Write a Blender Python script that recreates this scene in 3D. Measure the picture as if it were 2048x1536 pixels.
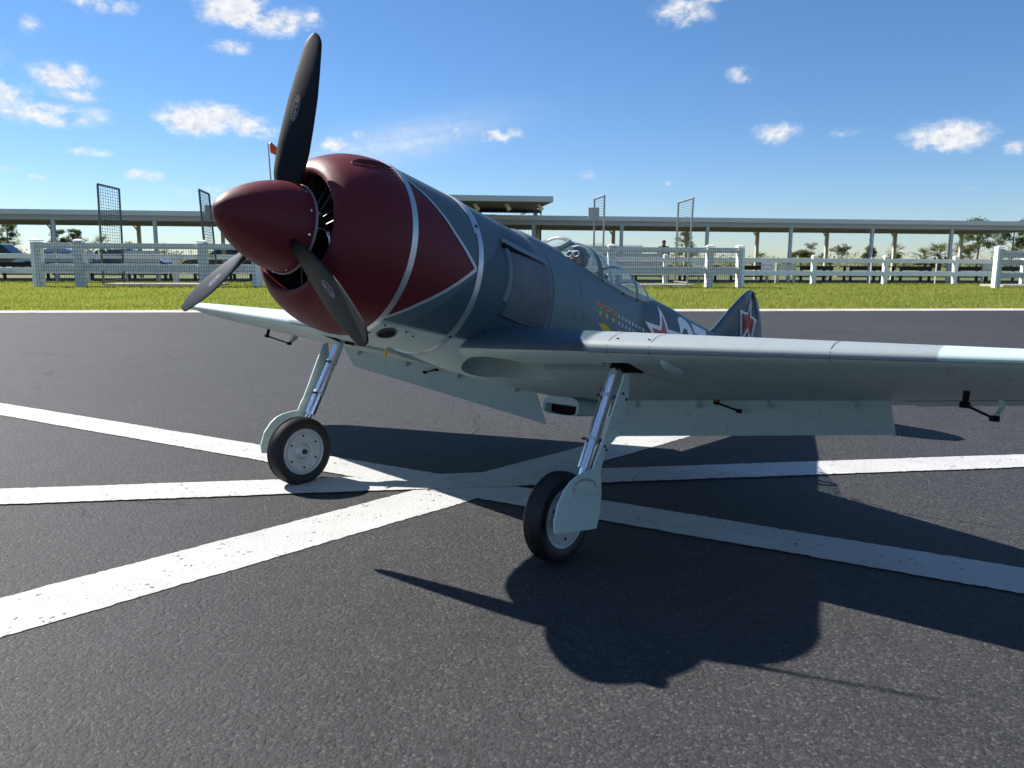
import bpy, bmesh, math, random
import numpy as np
from mathutils import Vector, Matrix
random.seed(7); RNG = np.random.default_rng(7)
for o in list(bpy.data.objects): bpy.data.objects.remove(o)
SC = bpy.context.scene
COL = SC.collection

# ------------------------------------------------------------------ camera
# lengths are worked out in camera heights (u); one u is K metres
K = 0.85
FPX, HOR, ROLL = 1565.49, 520.97, -0.00547          # focal length and horizon in photo pixels (2048 wide)
TH = math.atan((768 - HOR) / FPX)
_fw = np.array([0, math.cos(TH), -math.sin(TH)]); _up = np.array([0, math.sin(TH), math.cos(TH)]); _rt = np.array([1., 0, 0])
cr, sr = math.cos(ROLL), math.sin(ROLL)
CUP = cr * _up + sr * _rt; CRT = cr * _rt - sr * _up; CFW = _fw
cam = bpy.data.cameras.new('camera'); camo = bpy.data.objects.new('camera', cam); COL.objects.link(camo)
cam.sensor_width = 36.0; cam.lens = FPX / 2048 * 36; cam.clip_start = 0.05; cam.clip_end = 9000
camo.matrix_world = Matrix(((CRT[0], CUP[0], -CFW[0], 0), (CRT[1], CUP[1], -CFW[1], 0), (CRT[2], CUP[2], -CFW[2], K), (0, 0, 0, 1)))
cam.dof.use_dof = True; cam.dof.focus_distance = 2.6; cam.dof.aperture_fstop = 14.0
SC.camera = camo
CAM = np.array([0, 0, 1.0])
def ray(u, v): return CFW + (u - 1024) / FPX * CRT - (v - 768) / FPX * CUP
def gnd(u, v):                                        # photo pixel on the ground -> metres
    d = ray(u, v); t = -1 / d[2]; return (CAM + t * d) * K

# ------------------------------------------------------------------ world, sun, exposure
SUN = np.array([0.634589, -0.388924, -0.667858])      # direction the light travels (from the cast shadows)
SUN_EL = math.asin(-SUN[2])
W = bpy.data.worlds.new('World'); SC.world = W; W.use_nodes = True
SC.view_settings.view_transform = 'Standard'; SC.view_settings.look = 'None'
SC.view_settings.exposure = 0.95; SC.view_settings.gamma = 1.0; SC.view_settings.use_curve_mapping = False
sl = bpy.data.lights.new('sun', 'SUN'); sl.energy = 4.8; sl.angle = math.radians(0.55); sl.color = (1.0, 0.95, 0.87)
slo = bpy.data.objects.new('sun', sl); COL.objects.link(slo)
slo.rotation_euler = Vector(SUN).to_track_quat('-Z', 'Y').to_euler()

class NG:                                             # tiny node-graph helper
    def __init__(s, tree): s.t = tree; s.n = tree.nodes; s.l = tree.links
    def add(s, typ, **kw):
        n = s.n.new(typ)
        for k, v in kw.items(): setattr(n, k, v)
        return n
    def put(s, sock, v):
        if isinstance(v, bpy.types.NodeSocket): s.l.new(v, sock)
        else: sock.default_value = v
    def math(s, op, a, b=0.0, c=None, clamp=False):
        n = s.add('ShaderNodeMath', operation=op); n.use_clamp = clamp
        s.put(n.inputs[0], a); s.put(n.inputs[1], b)
        if c is not None: s.put(n.inputs[2], c)
        return n.outputs[0]
    def noise(s, vec, scale, detail=4, rough=0.55, dist=0.0):
        n = s.add('ShaderNodeTexNoise'); s.put(n.inputs['Scale'], scale); n.inputs['Detail'].default_value = detail
        n.inputs['Roughness'].default_value = rough; n.inputs['Distortion'].default_value = dist
        if vec is not None: s.l.new(vec, n.inputs['Vector'])
        return n.outputs['Fac']
    def ramp(s, f, stops, mode='LINEAR'):
        n = s.add('ShaderNodeValToRGB'); n.color_ramp.interpolation = mode
        e = n.color_ramp.elements
        while len(e) < len(stops): e.new(0.5)
        for i, (p, c) in enumerate(stops):
            e[i].position = p; e[i].color = (c[0], c[1], c[2], 1) if hasattr(c, '__len__') else (c, c, c, 1)
        s.put(n.inputs[0], f); return n.outputs[0]
    def mix(s, f, a, b, blend='MIX'):
        n = s.add('ShaderNodeMix', data_type='RGBA', blend_type=blend)
        s.put(n.inputs['Factor'], f); 
        for sock, v in ((n.inputs['A'], a), (n.inputs['B'], b)): pass
        A, B = [i for i in n.inputs if i.name == 'A' and i.type == 'RGBA'][0], [i for i in n.inputs if i.name == 'B' and i.type == 'RGBA'][0]
        for sock, v in ((A, a), (B, b)):
            if isinstance(v, bpy.types.NodeSocket): s.l.new(v, sock)
            else: sock.default_value = (v[0], v[1], v[2], 1)
        return [o for o in n.outputs if o.type == 'RGBA'][0]
    def sep(s, v):
        n = s.add('ShaderNodeSeparateXYZ'); s.l.new(v, n.inputs[0]); return n.outputs

def build_sky():
    g = NG(W.node_tree)
    for n in list(g.n): g.n.remove(n)
    sky = g.add('ShaderNodeTexSky', sky_type='NISHITA'); sky.sun_disc = False
    sky.sun_elevation = SUN_EL; sky.sun_rotation = math.atan2(-SUN[0], -SUN[1])
    sky.altitude = 0; sky.air_density = 1.0; sky.dust_density = 0.05; sky.ozone_density = 3.0
    tc = g.add('ShaderNodeTexCoord'); d = tc.outputs['Generated']
    x, y, z = g.sep(d)
    az = g.math('ARCTAN2', x, y); el = g.math('ARCSINE', z)
    # cumulus seen in the photo: (px x, px y, half width px, half height px, weight)
    blobs = [(200, 8, 55, 16, .9), (470, 15, 70, 34, 1.15), (540, 42, 55, 26, 1.1), (620, 38, 38, 24, .7), (463, 93, 38, 15, .85), (66, 48, 22, 20, .65),
             (132, 152, 52, 26, 1.0), (145, 190, 45, 14, .7), (20, 190, 40, 24, .9), (100, 228, 85, 20, 1.05), (395, 243, 72, 28, 1.15), (430, 232, 60, 24, 1.0), (505, 255, 50, 22, .95),
             (185, 305, 45, 9, .8), (290, 350, 32, 15, .85), (665, 290, 30, 20, .9), (717, 270, 17, 12, .75), (915, 262, 26, 18, .6), (1000, 272, 46, 14, 1.0), (1022, 266, 24, 13, .8),
             (1172, 352, 26, 14, .6), (1370, 22, 58, 26, .95), (1420, -8, 60, 14, .8), (1485, 150, 27, 19, .9), (1553, 266, 42, 20, .95), (1680, 266, 40, 9, .6), (1890, 275, 66, 28, 1.1), (1945, 270, 40, 22, .8),
             (2030, 295, 24, 16, .7), (1936, 376, 20, 7, .6), (385, 388, 45, 11, .7), (430, 385, 40, 14, .7), (70, 352, 18, 6, .6), (15, 337, 22, 6, .6), (1335, 367, 9, 7, .5),
             (-150, 90, 90, 40, 1.1), (-320, 240, 110, 34, 1.1), (-420, 20, 80, 30, .9), (2250, 120, 80, 26, 1.0), (2480, 240, 90, 30, 1.1), (700, -160, 120, 40, 1.0), (1700, -140, 90, 34, .9), (200, -220, 120, 50, 1.0)]
    tot = None
    for u, v, hw, hh, wgt in blobs:
        r = ray(u, v); r = r / np.linalg.norm(r)
        a0 = math.atan2(r[0], r[1]); e0 = math.asin(r[2])
        ra = hw / FPX * 1.0; re = hh / FPX * 1.0
        dx = g.math('MULTIPLY', g.math('SUBTRACT', az, a0), 1 / ra); dy = g.math('MULTIPLY', g.math('SUBTRACT', el, e0), 1 / re)
        q = g.math('ADD', g.math('MULTIPLY', dx, dx), g.math('MULTIPLY', dy, dy))
        b = g.math('MULTIPLY', g.math('POWER', 2.7183, g.math('MULTIPLY', q, -0.9)), wgt)
        tot = b if tot is None else g.math('MAXIMUM', tot, b)
    # the rest of the sky carries the same kind of scattered small clouds
    mp = g.add('ShaderNodeMapping'); mp.inputs['Scale'].default_value = (1, 1, 2.6); g.l.new(d, mp.inputs[0])
    far = g.noise(mp.outputs[0], 5.0, 3, .5)
    back = g.math('MULTIPLY', g.math('MULTIPLY', g.math('SUBTRACT', far, .54), 9.0, clamp=True), g.math('MULTIPLY', g.math('SUBTRACT', .35, y), 4.0, clamp=True))
    back = g.math('MULTIPLY', back, g.math('MULTIPLY', z, 8.0, clamp=True))
    tot = g.math('MAXIMUM', tot, back)
    mp2 = g.add('ShaderNodeMapping'); mp2.inputs['Scale'].default_value = (1, 1, 1.5); g.l.new(d, mp2.inputs[0])
    n1 = g.noise(mp2.outputs[0], 26.0, 8, .62, .25); n2 = g.noise(mp2.outputs[0], 75.0, 6, .6, .2)
    nz = g.math('ADD', g.math('MULTIPLY', g.math('SUBTRACT', n1, .5), 2.0), g.math('MULTIPLY', g.math('SUBTRACT', n2, .5), 1.0))
    den = g.math('ADD', tot, g.math('MULTIPLY', nz, g.math('MULTIPLY', tot, 1.5)))
    mr = g.add('ShaderNodeMapRange', interpolation_type='SMOOTHSTEP'); g.put(mr.inputs['Value'], den)
    mr.inputs['From Min'].default_value = .24; mr.inputs['From Max'].default_value = 1.12
    cov = g.math('MULTIPLY', mr.outputs[0], .93)
    # one thin cirrus streak right of the cowl and faint haze low down
    r = ray(800, 285); r = r / np.linalg.norm(r); a0 = math.atan2(r[0], r[1]); e0 = math.asin(r[2])
    dx = g.math('SUBTRACT', az, a0); dy = g.math('SUBTRACT', el, e0); ct, st_ = math.cos(.22), math.sin(.22)
    p_ = g.math('ADD', g.math('MULTIPLY', dx, ct / .11), g.math('MULTIPLY', dy, st_ / .11)); q_ = g.math('ADD', g.math('MULTIPLY', dx, -st_ / .020), g.math('MULTIPLY', dy, ct / .020))
    sk = g.math('POWER', 2.7183, g.math('MULTIPLY', g.math('ADD', g.math('MULTIPLY', p_, p_), g.math('MULTIPLY', q_, q_)), -1.0))
    cv = g.add('ShaderNodeCombineXYZ'); g.put(cv.inputs[0], g.math('MULTIPLY', p_, .9)); g.put(cv.inputs[1], g.math('MULTIPLY', q_, 1.6)); ci = g.noise(cv.outputs[0], 1.6, 6, .6, .3)
    cov = g.math('MAXIMUM', cov, g.math('MULTIPLY', g.math('MULTIPLY', sk, ci), .75))
    shade = g.ramp(g.math('MULTIPLY', n2, 1.0), [(.3, (5.6, 5.9, 6.4)), (.62, (7.8, 7.8, 7.8))])
    hsv = g.add('ShaderNodeHueSaturation'); hsv.inputs['Saturation'].default_value = 1.22; hsv.inputs['Value'].default_value = 1.0
    g.l.new(sky.outputs[0], hsv.inputs['Color'])
    hz = g.math('SUBTRACT', 1.0, g.math('MULTIPLY', el, 2.6), clamp=True)
    tint = g.mix(hz, (1.0, .955, .98), (.66, .79, 1.05)); skc = g.mix(1.0, hsv.outputs[0], tint, 'MULTIPLY')
    c = g.mix(cov, skc, shade)
    bg = g.add('ShaderNodeBackground'); g.l.new(c, bg.inputs[0]); bg.inputs[1].default_value = 0.066
    out = g.add('ShaderNodeOutputWorld'); g.l.new(bg.outputs[0], out.inputs[0])
build_sky()

# ------------------------------------------------------------------ helpers
def tag(o, label=None, cat=None, group=None, kind=None):
    if label: o['label'] = label
    if cat: o['category'] = cat
    if group: o['group'] = group
    if kind: o['kind'] = kind
    return o
def link(name, me, mat=None, parent=None):
    o = bpy.data.objects.new(name, me); COL.objects.link(o)
    if mat is not None:
        for m in (mat if isinstance(mat, (list, tuple)) else [mat]): me.materials.append(m)
    if parent: o.parent = parent
    return o
def mesh(name, verts, faces, mat=None, parent=None, smooth=False, mi=None, auto=None):
    me = bpy.data.meshes.new(name); me.from_pydata([tuple(map(float, v)) for v in verts], [], [tuple(int(i) for i in f) for f in faces]); me.validate()
    if mi is not None and len(mi) == len(me.polygons): me.polygons.foreach_set('material_index', list(mi))
    if smooth: me.polygons.foreach_set('use_smooth', [True] * len(me.polygons))
    if auto:
        bm = bmesh.new(); bm.from_mesh(me)
        bmesh.ops.recalc_face_normals(bm, faces=bm.faces)
        for e in bm.edges:
            if len(e.link_faces) == 2 and e.calc_face_angle(0) > auto: e.smooth = False
        bm.to_mesh(me); bm.free()
    me.update()
    return link(name, me, mat, parent)
def bmobj(name, bm, mat=None, parent=None, smooth=False, auto=None):
    bmesh.ops.recalc_face_normals(bm, faces=bm.faces)
    if smooth or auto:
        for f in bm.faces: f.smooth = True
        if auto:
            for e in bm.edges:
                if len(e.link_faces) == 2 and e.calc_face_angle(0) > auto: e.smooth = False
    me = bpy.data.meshes.new(name); bm.to_mesh(me); bm.free()
    return link(name, me, mat, parent)
def empty(name, loc=(0, 0, 0), rz=0.0):
    o = bpy.data.objects.new(name, None); COL.objects.link(o); o.location = loc; o.rotation_euler = (0, 0, rz); o.empty_display_size = .1
    return o
def bbox(bm, c, s, R=None, bev=0.0):
    """a box of size s centred at c"""
    r = bmesh.ops.create_cube(bm, size=1.0); vs = r['verts']
    bmesh.ops.scale(bm, verts=vs, vec=s)
    if bev > 0:
        es = list({e for v in vs for e in v.link_edges})
        rr = bmesh.ops.bevel(bm, geom=es, offset=bev, segments=1, affect='EDGES', profile=.5); vs = list({v for f in rr['faces'] for v in f.verts} | {v for v in vs if v.is_valid})
    if R is not None: bmesh.ops.rotate(bm, verts=vs, matrix=R, cent=(0, 0, 0))
    bmesh.ops.translate(bm, verts=vs, vec=c)
    return vs
def tubev(pts, rad, n=10, cap=True, closed=False):
    """verts/faces of a tube along pts with radii rad"""
    pts = [Vector(p) for p in pts]; m = len(pts); V = []; Fc = []
    if not hasattr(rad, '__len__'): rad = [rad] * m
    prev = None
    for i, p in enumerate(pts):
        if closed: t = pts[(i + 1) % m] - pts[i - 1]
        else: t = pts[min(i + 1, m - 1)] - pts[max(i - 1, 0)]
        t.normalize()
        if prev is None:
            a = Vector((0, 0, 1)) if abs(t.z) < .9 else Vector((1, 0, 0)); nx = t.cross(a).normalized()
        else:
            nx = (prev - t * prev.dot(t)); nx.normalize()
        prev = nx; ny = t.cross(nx)
        for k in range(n):
            a = 2 * math.pi * k / n; V.append(p + rad[i] * (math.cos(a) * nx + math.sin(a) * ny))
    for i in range(m if closed else m - 1):
        for k in range(n):
            j = (i + 1) % m; Fc.append((i * n + k, i * n + (k + 1) % n, j * n + (k + 1) % n, j * n + k))
    if cap and not closed: Fc.append(tuple(range(n))[::-1]); Fc.append(tuple((m - 1) * n + k for k in range(n)))
    return V, Fc
def tube(name, pts, rad, mat, parent=None, n=10, closed=False):
    V, Fc = tubev(pts, rad, n, True, closed); return mesh(name, V, Fc, mat, parent, smooth=True, auto=.9)
class Acc:                                            # collects pieces of one part
    def __init__(s): s.V = []; s.F = []; s.M = []
    def add(s, V, F_, m=0):
        b = len(s.V); s.V += [tuple(v) for v in V]; s.F += [tuple(i + b for i in f) for f in F_]; s.M += [m] * len(F_); return s
    def box(s, c, sz, R=None, m=0):
        h = np.array(sz) / 2; q = []
        for i in (-1, 1):
            for j in (-1, 1):
                for k in (-1, 1):
                    v = Vector((i * h[0], j * h[1], k * h[2])); v = (R @ v) if R is not None else v; q.append((v[0] + c[0], v[1] + c[1], v[2] + c[2]))
        return s.add(q, [(0, 1, 3, 2), (4, 6, 7, 5), (0, 4, 5, 1), (2, 3, 7, 6), (0, 2, 6, 4), (1, 5, 7, 3)], m)
    def tube(s, pts, rad, n=8, m=0):
        V, F_ = tubev(pts, rad, n); return s.add(V, F_, m)
    def obj(s, name, mat, parent=None, smooth=False, auto=None): return mesh(name, s.V, s.F, mat, parent, smooth, s.M, auto)
def copy_tree(o, parent=None):
    c = o.copy(); COL.objects.link(c)
    if parent: c.parent = parent
    for ch in list(o.children): copy_tree(ch, c)
    return c

# ------------------------------------------------------------------ materials
def mat(name, col, rough=.6, metal=0.0, var=.12, vscale=6.0, bump=0.0, bscale=40.0, spec=.5, coat=0.0, col2=None, coords='Object', dirt=None, rvar=.0):
    m = bpy.data.materials.new(name); m.use_nodes = True; g = NG(m.node_tree); b = g.n['Principled BSDF']
    tc = g.add('ShaderNodeTexCoord').outputs[coords]
    n = g.noise(tc, vscale, 5, .6)
    c2 = col2 if col2 else tuple(c * (1 - var) for c in col); c1 = col if col2 else tuple(min(1, c * (1 + var)) for c in col)
    c = g.ramp(n, [(.32, c2), (.68, c1)])
    if dirt:
        dn = g.noise(tc, dirt[1], 6, .7, .4); c = g.mix(g.math('MULTIPLY', g.math('SUBTRACT', dn, .55), dirt[2], clamp=True), c, dirt[0])
    g.l.new(c, b.inputs['Base Color']); b.inputs['Metallic'].default_value = metal
    if rvar: g.put(b.inputs['Roughness'], g.math('ADD', rough - rvar / 2, g.math('MULTIPLY', n, rvar)))
    else: b.inputs['Roughness'].default_value = rough
    b.inputs['Specular IOR Level'].default_value = spec; b.inputs['Coat Weight'].default_value = coat
    if bump:
        bn = g.add('ShaderNodeBump'); bn.inputs['Strength'].default_value = 1.0; bn.inputs['Distance'].default_value = bump
        g.l.new(g.noise(tc, bscale, 5, .65), bn.inputs['Height']); g.l.new(bn.outputs[0], b.inputs['Normal'])
    return m
# ------------------------------------------------------------------ the place: ground, runway, markings
BETA = math.atan(.122); EB = np.array([math.cos(BETA), math.sin(BETA), 0]); NB = np.array([-math.sin(BETA), math.cos(BETA), 0])
def bpx(u, v, T):                                     # photo pixel on the upright plane T (u) -> along-line metres, height metres
    d = ray(u, v); lam = T / (NB @ d); q = CAM + lam * d; return float(EB @ q) * K, float(q[2]) * K
def bw(s, t, z=0.0):                                  # along (m), depth (m), height (m) -> world
    q = s * EB + t * NB; return (q[0], q[1], z)

def stones(g, tc, scale, miss, seedoff=0.0):
    """aggregate: domed stones, some of them missing; returns height, random per stone"""
    mp = g.add('ShaderNodeMapping'); mp.inputs['Location'].default_value = (seedoff, seedoff * .7, 0); g.l.new(tc, mp.inputs[0])
    wp = g.add('ShaderNodeVectorMath', operation='ADD'); nz = g.add('ShaderNodeTexNoise'); nz.inputs['Scale'].default_value = scale * .8; nz.inputs['Detail'].default_value = 2; g.l.new(mp.outputs[0], nz.inputs['Vector'])
    sc = g.add('ShaderNodeVectorMath', operation='SCALE'); g.l.new(nz.outputs['Color'], sc.inputs[0]); sc.inputs['Scale'].default_value = .9 / scale; g.l.new(mp.outputs[0], wp.inputs[0]); g.l.new(sc.outputs[0], wp.inputs[1])
    vo = g.add('ShaderNodeTexVoronoi', feature='F1', voronoi_dimensions='2D'); vo.inputs['Scale'].default_value = scale; g.l.new(wp.outputs[0], vo.inputs['Vector'])
    r, gg, bb = g.sep(vo.outputs['Color']); dome = g.math('SUBTRACT', 1.0, g.math('MULTIPLY', vo.outputs['Distance'], vo.outputs['Distance']))
    gone = g.math('LESS_THAN', r, miss); return g.math('SUBTRACT', g.math('MULTIPLY', dome, g.math('ADD', .16, g.math('MULTIPLY', gg, .34))), g.math('MULTIPLY', gone, g.math('ADD', .5, g.math('MULTIPLY', bb, .8)))), bb, gone
def asphalt_mat():
    m = bpy.data.materials.new('asphalt'); m.use_nodes = True; g = NG(m.node_tree); b = g.n['Principled BSDF']
    tc = g.add('ShaderNodeTexCoord').outputs['Object']
    big = g.noise(tc, .30, 5, .65); mid = g.noise(tc, 5, 5, .65); fine = g.noise(tc, 300, 3, .7)
    worn = g.math('ADD', .10, g.math('MULTIPLY', g.math('SUBTRACT', g.noise(tc, 5.0, 4, .7), .44), .55), clamp=True)
    h1, r1, g1_ = stones(g, tc, 88, worn); h2, r2, g2_ = stones(g, tc, 190, .12, 3.1)
    c = g.ramp(g.math('ADD', g.math('MULTIPLY', big, .6), g.math('MULTIPLY', mid, .4)), [(.35, (.035, .036, .0375)), (.65, (.051, .0518, .0530))])
    c = g.mix(1.0, c, g.ramp(r2, [(.0, .70), (.85, 1.10), (1.0, 1.5)]), 'MULTIPLY'); c = g.mix(1.0, c, g.ramp(r1, [(.0, .86), (1.0, 1.12)]), 'MULTIPLY')
    c = g.mix(g.math('MULTIPLY', g.math('GREATER_THAN', g.math('MULTIPLY', r2, g.noise(tc, 900, 1, .5)), .60), .6), c, (.36, .34, .31))
    # hairline cracks and a few scuffs
    wv = g.add('ShaderNodeVectorMath', operation='ADD'); nz = g.add('ShaderNodeTexNoise'); nz.inputs['Scale'].default_value = 3.0; nz.inputs['Detail'].default_value = 6; g.l.new(tc, nz.inputs['Vector']); sc = g.add('ShaderNodeVectorMath', operation='SCALE'); sc.inputs['Scale'].default_value = .5; g.l.new(nz.outputs['Color'], sc.inputs[0]); g.l.new(tc, wv.inputs[0]); g.l.new(sc.outputs[0], wv.inputs[1])
    ve = g.add('ShaderNodeTexVoronoi', feature='DISTANCE_TO_EDGE'); ve.inputs['Scale'].default_value = .55; g.l.new(wv.outputs[0], ve.inputs['Vector'])
    crack = g.math('MULTIPLY', g.math('LESS_THAN', ve.outputs['Distance'], .0032), g.math('GREATER_THAN', g.noise(tc, .45, 3, .6), .54))
    c = g.mix(g.math('MULTIPLY', crack, .8), c, (.010, .010, .011))
    mp = g.add('ShaderNodeMapping'); mp.inputs['Scale'].default_value = (.5, 7, 1); mp.inputs['Rotation'].default_value = (0, 0, -.12); g.l.new(tc, mp.inputs[0])
    c = g.mix(g.math('MULTIPLY', g.math('SUBTRACT', g.noise(mp.outputs[0], 1.0, 6, .7), .63), 1.6, clamp=True), c, (.105, .10, .098))
    g.l.new(c, b.inputs['Base Color']); g.put(b.inputs['Roughness'], g.math('ADD', .58, g.math('MULTIPLY', r2, .25)))
    b.inputs['Specular IOR Level'].default_value = .25
    hgt = g.math('ADD', g.math('MULTIPLY', h1, .95), g.math('ADD', g.math('MULTIPLY', h2, .55), g.math('ADD', g.math('MULTIPLY', fine, .16), g.math('SUBTRACT', g.math('MULTIPLY', mid, .5), crack))))
    bn = g.add('ShaderNodeBump'); bn.inputs['Strength'].default_value = 1.0; bn.inputs['Distance'].default_value = .0042
    g.l.new(hgt, bn.inputs['Height']); g.l.new(bn.outputs[0], b.inputs['Normal'])
    return m
def paint_mat():
    m = bpy.data.materials.new('road paint'); m.use_nodes = True; g = NG(m.node_tree); b = g.n['Principled BSDF']
    tc = g.add('ShaderNodeTexCoord').outputs['Object']
    mid = g.noise(tc, 4, 6, .65); fl = g.noise(tc, 2.2, 6, .72); h1, r1, g1_ = stones(g, tc, 120, .04); h2, r2, g2_ = stones(g, tc, 210, .06, 3.1)
    c = g.ramp(mid, [(.32, (.41, .41, .40)), (.66, (.50, .50, .49))])
    flake = g.math('MULTIPLY', g.math('SUBTRACT', g.math('ADD', fl, g.math('MULTIPLY', g.math('SUBTRACT', r2, .5), .16)), .71), 9.0, clamp=True)
    hole = g.math('MULTIPLY', g.math('MAXIMUM', g1_, g.math('MULTIPLY', g2_, .5)), g.math('GREATER_THAN', g.noise(tc, 9, 4, .7), .55))
    c = g.mix(g.math('MAXIMUM', g.math('MULTIPLY', hole, .85), g.math('MULTIPLY', flake, .8)), c, (.075, .074, .072))
    g.l.new(c, b.inputs['Base Color']); b.inputs['Roughness'].default_value = .72
    bn = g.add('ShaderNodeBump'); bn.inputs['Strength'].default_value = 1.0; bn.inputs['Distance'].default_value = .0030
    g.l.new(g.math('ADD', g.math('MULTIPLY', h1, .8), g.math('MULTIPLY', h2, .4)), bn.inputs['Height']); g.l.new(bn.outputs[0], b.inputs['Normal'])
    return m
M_asph = asphalt_mat(); M_paint = paint_mat()
M_soil = mat('turf soil', (.075, .105, .022), .95, var=.3, vscale=1.2, col2=(.11, .125, .03))
M_conc = mat('concrete', (.46, .43, .38), .9, var=.15, vscale=3, bump=.004, bscale=60, dirt=((.2, .18, .14), 2.0, 3))
M_path = mat('dark path', (.115, .110, .105), .9, var=.25, vscale=1.5, bump=.004, bscale=80)
EDGE = 15.31 * K
def sheet(name, s0, s1, t0, t1, z, m):
    o = mesh(name, [bw(s0, t0, z), bw(s1, t0, z), bw(s1, t1, z), bw(s0, t1, z)], [(0, 1, 2, 3)], m); return tag(o, kind='structure')
sheet('ground', -4000, 4000, -4000, 4000, -.016, M_soil)
tag(mesh('runway', [bw(-900, -60, 0), bw(900, -60, 0), bw(900, EDGE, 0), bw(-900, EDGE, 0)], [(0, 1, 2, 3)], M_asph), kind='structure')
# concrete edging of the runway, cast in lengths
edg = Acc(); s = -90.0
while s < 90:
    L_ = 3.0; edg.box(bw(s + L_ / 2, EDGE + .29, -.004), (L_ - .012, .58, .020), Matrix.Rotation(BETA, 3, 'Z')); s += L_
tag(edg.obj('runway_edging', M_conc), kind='structure')
sheet('bare_verge', -120, 120, EDGE + .45, EDGE + 1.15, -.010, mat('dry soil', (.20, .155, .10), .95, var=.35, vscale=2.5, bump=.01, bscale=30))
sheet('path', -120, 120, 36.6 * K, 41.5 * K, -.006, M_path)
# painted lines: (pixel pairs of both edges at each end) -> straight stripes on the ground
def stripe(name, near_a, near_b, far_a, far_b, z, ext0=0.0, ext1=0.0):
    a, b, c, d = [gnd(*q)[:2] for q in (near_a, near_b, far_a, far_b)]
    p0, p1 = (a + b) / 2, (c + d) / 2; t = (p1 - p0) / np.linalg.norm(p1 - p0); n = np.array([-t[1], t[0]])
    w = (abs((a - b) @ n) + abs((c - d) @ n)) / 4
    p0 = p0 - t * ext0; p1 = p1 + t * ext1; L_ = np.linalg.norm(p1 - p0); N = int(L_ / .014)
    V = []; jit = RNG.normal(0, .0016, (N + 1, 2)); slow = np.convolve(RNG.normal(0, .006, N + 40), np.ones(14) / 14, 'same')[:N + 1]
    for i in range(N + 1):
        q = p0 + t * L_ * i / N
        for k, sg in ((0, 1), (1, -1)):
            e = w + jit[i, k] + slow[i] * (1 if k else .6); V.append((q[0] + n[0] * e * sg, q[1] + n[1] * e * sg, z))
    o = mesh(name, V, [(2 * i, 2 * i + 1, 2 * i + 3, 2 * i + 2) for i in range(N)], M_paint); tag(o, kind='structure'); return o
stripe('painted_line', (0, 1275), (0, 1199), (1240, 873), (1390, 871), .0022, 1.5, 1.0)
stripe('painted_line', (0, 832), (0, 806), (2048, 1188), (2048, 1140), .0036, 5.0, 2.5)
stripe('painted_line', (0, 1010), (0, 981), (2048, 937), (2048, 909.5), .0050, 4.0, 4.0)

# ------------------------------------------------------------------ grass verge (blades beyond counting)
def grass():
    n = 150000
    t = (EDGE + .62) + (36.2 * K - EDGE - .62) * RNG.random(n) ** 1.25
    half = t * .70 + 2.0; s = (RNG.random(n) * 2 - 1) * half + t * .09
    px = s[:, None] * EB[None, :2] + t[:, None] * NB[None, :2]
    h = RNG.uniform(.026, .058, n) * np.where(RNG.random(n) < .06, 1.5, 1); h[t < EDGE + 1.2] *= .7; keep = (t > EDGE + .62 + RNG.exponential(.28, n)); t = t[keep]; s = s[keep]; px = px[keep]; h = h[keep]; n = len(t)
    ang = RNG.uniform(0, 2 * np.pi, n); wd = RNG.uniform(.005, .010, n) * (t / 14)
    nb = 3; V = np.zeros((n, nb, 3, 3)); 
    for b in range(nb):
        a = ang + b * 2.1; off = RNG.normal(0, .022, (n, 2)); lean = RNG.uniform(.1, .75, n) * h
        base = px + off; dx = np.stack([np.cos(a), np.sin(a)], 1); dn = np.stack([-dx[:, 1], dx[:, 0]], 1)
        V[:, b, 0, :2] = base - dx * wd[:, None]; V[:, b, 1, :2] = base + dx * wd[:, None]
        V[:, b, 2, :2] = base + dn * lean[:, None]; V[:, b, :2, 2] = -.016; V[:, b, 2, 2] = h * RNG.uniform(.7, 1.15, n) - .012
    V = V.reshape(-1, 3); N = n * nb
    me = bpy.data.meshes.new('grass'); me.vertices.add(N * 3); me.vertices.foreach_set('co', V.ravel())
    me.loops.add(N * 3); me.loops.foreach_set('vertex_index', np.arange(N * 3, dtype=np.int32))
    me.polygons.add(N); me.polygons.foreach_set('loop_start', np.arange(0, N * 3, 3, dtype=np.int32)); me.update(); me.validate()
    m = bpy.data.materials.new('grass'); m.use_nodes = True; g = NG(m.node_tree); b = g.n['Principled BSDF']
    geo = g.add('ShaderNodeNewGeometry'); tc = g.add('ShaderNodeTexCoord').outputs['Object']
    nn = g.math('ADD', g.math('MULTIPLY', g.noise(tc, .55, 6, .7), .75), g.math('MULTIPLY', geo.outputs['Random Per Island'], .30))
    c = g.ramp(nn, [(.22, (.17, .22, .030)), (.48, (.28, .33, .045)), (.66, (.38, .38, .075)), (.85, (.46, .40, .15))])
    g.l.new(c, b.inputs['Base Color']); b.inputs['Roughness'].default_value = .6
    tr = g.add('ShaderNodeBsdfTranslucent'); g.l.new(c, tr.inputs[0])
    mx = g.add('ShaderNodeMixShader'); mx.inputs[0].default_value = .55; g.l.new(b.outputs[0], mx.inputs[1]); g.l.new(tr.outputs[0], mx.inputs[2])
    g.l.new(mx.outputs[0], g.n['Material Output'].inputs[0])
    tag(link('grass', me, m), 'mown green grass verge between the runway edge and the fences', 'grass', kind='stuff')
grass()
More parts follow.
